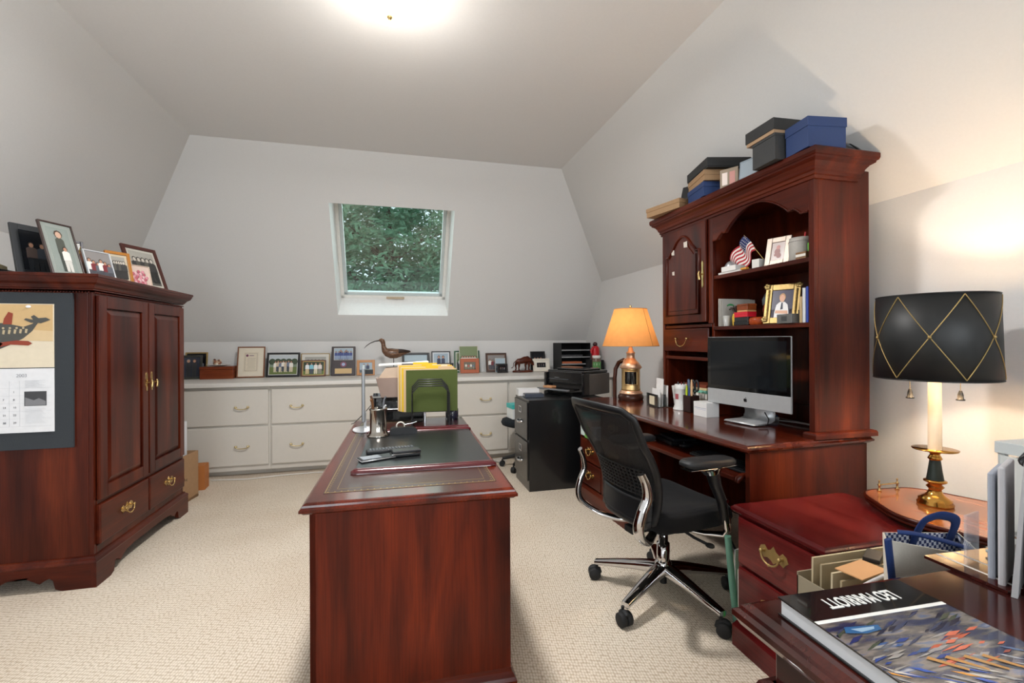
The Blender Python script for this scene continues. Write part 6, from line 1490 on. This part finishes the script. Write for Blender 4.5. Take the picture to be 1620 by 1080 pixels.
for k in range(230):
    x = rs.uniform(-h2_+.012, h2_-.012); yy = rs.uniform(.0, .30); L_ = rs.uniform(.015, .06); wd = rs.uniform(.0012, .004)
    if yy < .05: c_ = rs.choice(['#1b2148', '#252c5c', '#343a52', '#10142e', '#3c4436'])
    elif yy < .11 and x < .0: c_ = rs.choice(['#a84e34', '#c0634a', '#8d4a3c', '#8f8a88'])
    elif yy < .11: c_ = rs.choice(['#35507e', '#5d6066', '#8a8682', '#243a78'])
    elif yy < .17 and x > -.03: c_ = rs.choice(['#c98a3a', '#2c4fa0', '#8d8b8a', '#3a3d48', '#b9b2a8'])
    else: c_ = rs.choice(['#6d7278', '#8c9096', '#474e58', '#5a6a86', '#a5a8aa', '#2e3440'])
    an = R(18) if yy < .05 else R(-32 if yy > .11 else 8)
    dx, dy = math.cos(an)*L_, math.sin(an)*L_
    pts = [(x, yy), (x+dx*.5, yy+dy*.5+wd), (x+dx, yy+dy), (x+dx*.5, yy+dy*.5-wd)]
    pts = [(min(h2_-.002, max(-h2_+.002, p)), t2-.004-max(0, q_)) for p, q_ in pts]
    fp(pts, P_(c_, .2), .0305+.000003*k)
fp([(h2_-.03, t2-.016), (h2_-.085, t2-.022), (h2_-.08, t2-.032), (h2_-.05, t2-.035), (h2_-.02, t2-.028)], P_('#2d5a86', .2), .0315)
fp([(h2_-.035, t2-.022), (h2_-.075, t2-.024), (h2_-.07, t2-.029), (h2_-.045, t2-.031)], P_('#8fa9bd', .2), .0317)
for k in range(4):
    x = h2_-.075-.026*k; fp([(x, t2-.095-.004*k), (x-.030, t2-.125-.005*k), (x-.034, t2-.122-.005*k), (x-.008, t2-.092-.004*k)], P_('#a87a42', .2), .0316)
m.build('cover_picture', bkf)
m = MB(P_('#dcdcd8', .3)); m.box(-BW_/2+.001, BW_/2, -BH_/2+.072, -BH_/2+.079, .030, .0306); m.build('cover_band', bkf)
m = MB(P_('#dcdcd8', .3)); m.text('LEO MARRIOTT', .036, -.002, -BH_/2+.025, .0305, plane='XY', bold=.0008, align='CENTER', sx=.55); m.build('cover_title', bkf)

# dark inlaid tray/plate sticking out past the far edge of the near desk
m = MB(wood(**NW_, axis='X', rough=.12, coat=.6)); m.box(-.13, .16, -.075, .065, 0, .006); m.box(-.10, -.094, -.075, .065, .006, .0065, P_('#d8d4cf')); m.box(-.055, -.049, -.075, .065, .006, .0065, P_('#d8d4cf'))
small(m, 'inlaid_plaque', 'dark wooden plate with two white inlay lines at the far edge of the near desk', 'plate', (1.195, .650, NZ), -3)
gl = MB(P_('#aab3ae', .1)); gl.box(-.07, .07, -.035, .035, .004, .010); gl.lathe([(.006, 0), (.006, .004)], -.06, -.03, 0, 10); gl.lathe([(.006, 0), (.006, .004)], .06, -.03, 0, 10); small(gl, 'glass_block', 'small pale glass slab on the near desk before the paper pads', 'glass slab', (1.235, .625, NZ+.0072), -35, .002)
# pads standing at the right edge
CALZ = NZ
sl = MB(plastic_clear('#c9ccd4', .35)); sl.box(-.028, .028, -.002, .002, 0, .105); small(sl, 'plastic_sleeve', 'clear plastic sleeve standing leftmost of the pads on the near desk', 'sleeve', (1.128, .675, CALZ), 12, 0)
for k, (x, y, h_, c_, rz, lab) in enumerate(((1.144, .643, .205, '#a5acb8', 22, 'pale blue-grey pad standing behind the white pad on the near desk'), (1.132, .621, .222, '#c3c2c6', 22, 'white pad standing upright on the near desk'))):
    m = MB(P_(c_, .8)); m.box(-.062, .045, -.005, .005, 0, h_); small(m, 'paper_pad', lab, 'pad', (x, y, CALZ), rz, .003, 'upright pads at the right edge of the near desk')
def tent(x, y, h_, c_, lab, rz):
    t = thing('desk_calendar', lab, 'calendar', (x, y, CALZ), R(rz), 'spiral-bound desk calendars at the right edge')
    m = MB(P_(c_, .8)); L_ = .085; w_ = .022
    for s_ in (-1, 1):
        m.add([(-L_, s_*w_, 0), (L_, s_*w_, 0), (L_, s_*.006, h_), (-L_, s_*.006, h_), (-L_, s_*(w_-.008), 0), (L_, s_*(w_-.008), 0), (L_, s_*.002, h_), (-L_, s_*.002, h_)], [(0, 1, 2, 3), (7, 6, 5, 4), (0, 3, 7, 4), (1, 5, 6, 2), (0, 4, 5, 1), (2, 6, 7, 3)])
    m.build('sheets', t)
    m = MB(BLACK)
    for k in range(12):
        x_ = -.078+k*.0142; m.tube([(x_, .012*math.cos(2*PI*i/12), h_+.003+.010*math.sin(2*PI*i/12)) for i in range(12)], .0022, 6, closed=True)
    m.build('spiral_binding', t)
tent(1.143, .586, .240, '#a9a7a8', 'grey spiral-bound desk calendar tent behind the white pad', 22)
tent(1.163, .538, .235, '#b39c7c', 'tan spiral-bound desk calendar tent at the right picture edge', 22)

# canvas tote with gingham lining, on a carton behind the near desk
small(MB(KR).box(-.16, .16, -.07, .07, 0, .40), 'cardboard_box', 'plain cardboard box under the canvas tote bag', 'box', (1.29, .85, 0), 6)
CAN = fabric('#c2bcb0', '#d2ccc0', 300., .9, .3); NAV = fabric('#1a2c58', '#24396c', 400.)
tt = thing('tote_bag', 'cream canvas tote bag with navy handles and gingham lining behind the near desk', 'bag', (1.27, .85, .4006))
TA, TB_, TC, TD = Vector((-.227, -.072, .377)), Vector((.065, -.078, .305)), Vector((.225, .075, .285)), Vector((-.05, .068, .318))
BA, BB_, BC, BD = Vector((-.17, -.065, 0)), Vector((.06, -.07, 0)), Vector((.18, .065, 0)), Vector((-.05, .06, 0))
m = MB(CAN); m.add([tuple(v) for v in (BA, BB_, BC, BD, TA, TB_, TC, TD)], [(0, 1, 5, 4), (1, 2, 6, 5), (2, 3, 7, 6), (3, 0, 4, 7), (3, 2, 1, 0)]); m.build('bag_body', tt, solid=.004)
m = MB(check('#1d2c5c', '#c8ccd6', 110))
cen = (TA+TB_+TC+TD)/4; inn = [v+(cen-v)*.03 for v in (TA, TB_, TC, TD)]; low = [v+(cen-v)*.06-Vector((0, 0, .12)) for v in (TA, TB_, TC, TD)]
for i in range(4): j = (i+1) % 4; m.add([tuple(v) for v in (low[i], low[j], inn[j], inn[i])], [(0, 1, 2, 3)])
m.build('gingham_lining', tt)
m = MB(NAV); m.tube([tuple(TA+Vector((-.002, -.004, .004))), tuple(TA*.6+BA*.4+Vector((-.001, -.004, 0))), tuple(BA+Vector((0, -.004, 0)))], .0085, 8, flat=(.5, 1.2)); m.build('navy_trim', tt)
m = MB(NAV); m.tube(smooth([tuple(TC*.35+TD*.65+Vector((0, 0, -.04))), (.055, .05, .335), (.075, .04, .355), (.11, .035, .358), (.16, .04, .335), tuple(TC*.85+TD*.15+Vector((0, 0, -.03)))]), .011, 10, flat=(.35, 1.2)); m.build('handle', tt)
m = MB(NAV); m.tube(smooth([(-.055, .03, .335), (-.03, .0, .338), (.03, -.045, .325), (.07, -.080, .305), (.080, -.088, .27)]), .011, 10, flat=(.4, 1.2)); m.build('handle', tt)
# open carton with files left of the tote
fb = thing('file_carton', 'open carton stuffed with beige files between the pedestal cabinet and the near desk', 'box', (1.325, 1.045, 0))
m = MB(P_('#8f8672', .8)); m.box(-.155, .155, -.09, .09, 0, .01).box(-.155, .155, -.09, -.086, 0, .50).box(-.155, .155, .086, .09, 0, .52).box(-.155, -.151, -.09, .09, 0, .51).box(.151, .155, -.09, .09, 0, .51); m.build('box_body', fb)
for k in range(5):
    m = MB(P_(('#b8aa8c', '#a5977a', '#c4b89c', '#9a8d72')[k % 4], .8)); m.box(-.14, .14, -.003, .003, 0, .535+.008*k); m.build('file_folder', loc=(1.325, .985+.03*k, .0106), rot=(R(1), 0, R(.8*(k % 3)-.8))); o = C.collection.objects[-1]; tag(o, ('beige file', 'brownish file', 'cream file', 'olive-tan file', 'pale beige file')[k]+' standing '+('nearest the near desk', 'second', 'in the middle', 'fourth', 'nearest the pedestal cabinet')[k]+' in the open carton', 'folder', 'files in the open carton')
m = MB(P_('#c9c9cc', .7)); m.tube(smooth([(-.168, -.096, .44), (-.178, -.098, .50), (-.172, -.099, .54), (-.15, -.099, .565), (-.08, -.099, .585), (.02, -.099, .60), (.10, -.099, .595)]), .0045, 8); small(m, 'bag_rim', 'rolled white rim of a paper carrier over the beige files', 'paper bag', (1.325, 1.045, 0), 0, 0)
small(MB(P_('#c99a6c', .7)).box(-.06, .06, -.035, .035, 0, .003), 'envelope', 'tan envelope lying across the front of the files', 'envelope', (1.25, 1.0, .578), 10, 0)
wl = MB(P_('#1a1a1c', .5)).box(-.04, .04, -.02, .02, 0, .012); small(wl, 'wallet', 'black wallet lying on the files beside the tote bag', 'wallet', (1.35, 1.045, .5785), 30, .002)

# white plastic drawer tower
dt = thing('plastic_drawer_tower', 'white frame drawer tower with milky clear drawers at the right edge', 'drawer unit', (1.60, .475, 0))
WF = P_('#c3c9c9', .4)
m = MB(WF); m.box(0, .36, 0, .43, .905, .936).box(.01, .35, .01, .42, .0, .02)
for z in (.235, .465, .69): m.box(.0, .36, .0, .43, z, z+.014)
for x, y in ((.005, .005), (.005, .41), (.34, .005), (.34, .41)): m.box(x, x+.015, y, y+.015, 0, .905)
m.box(.05, .31, .05, .38, .936, .938, P_('#dfe3e3', .4)); m.build('frame', dt, bevel=.003)
for z0_, z1_ in ((.022, .232), (.252, .462), (.482, .687), (.707, .902)):
    m = MB(plastic_clear('#e6e9e6', .6)); m.box(-.012, -.008, .02, .41, z0_, z1_).box(-.008, .33, .022, .026, z0_, z1_-.01).box(-.008, .33, .404, .408, z0_, z1_-.01).box(-.008, .33, .022, .408, z0_, z0_+.004); m.box(-.018, -.012, .15, .28, z1_-.045, z1_-.03); m.build('drawer', dt)

# rolled posters in a holder between the chair and the pedestal cabinet
hb = thing('paper_holder', 'upright white paper holder beside the pedestal cabinet by the chair caster', 'holder', (1.382, 1.612, 0))
m = MB(P_('#b9bab8', .6)); m.box(-.035, .045, -.028, .028, 0, .006).box(-.010, .045, -.028, -.024, 0, .34).box(-.01, .045, .024, .028, 0, .34).box(.041, .045, -.028, .028, 0, .34).box(-.035, -.031, -.028, .028, 0, .03); m.build('holder_body', hb)
small(MB(paint('#5b8a78', .4)).tube([(0, 0, 0), (-.025, .0, .20), (-.045, .0, .40)], .013, 14), 'rolled_poster', 'green-grey rolled poster leaning left in the paper holder', 'poster', (1.368, 1.620, .0090), 0, 0)
cu2 = thing('cardboard_tube', 'bright green tube with an orange end standing in the paper holder', 'tube', (1.385, 1.602, .0066)); MB(P_('#2fd02f', .5)).cyl((0, 0, 0), (0, 0, .40), .012).build('tube_body', cu2); MB(P_('#c97a26', .5)).cyl((0, 0, .40), (0, 0, .445), .0115).build('orange_end', cu2)
m = MB(P_('#dedbd2', .7)); m.box(-.03, .03, -.002, .002, 0, .30); small(m, 'paper_sheet', 'folded white sheets with a black clip in the paper holder', 'paper', (1.395, 1.606, .0066), -6, 0) if False else None
sh_ = thing('clipped_papers', 'white papers held by a black binder clip in front of the holder', 'paper', (1.372, 1.5795, 0), R(1)); MB(P_('#d9d6cc', .7)).box(-.035, .0, -.0012, .0012, 0, .29).build('sheets', sh_); MB(BLACK).box(-.03, -.015, -.004, .003, .15, .172).build('clip', sh_)
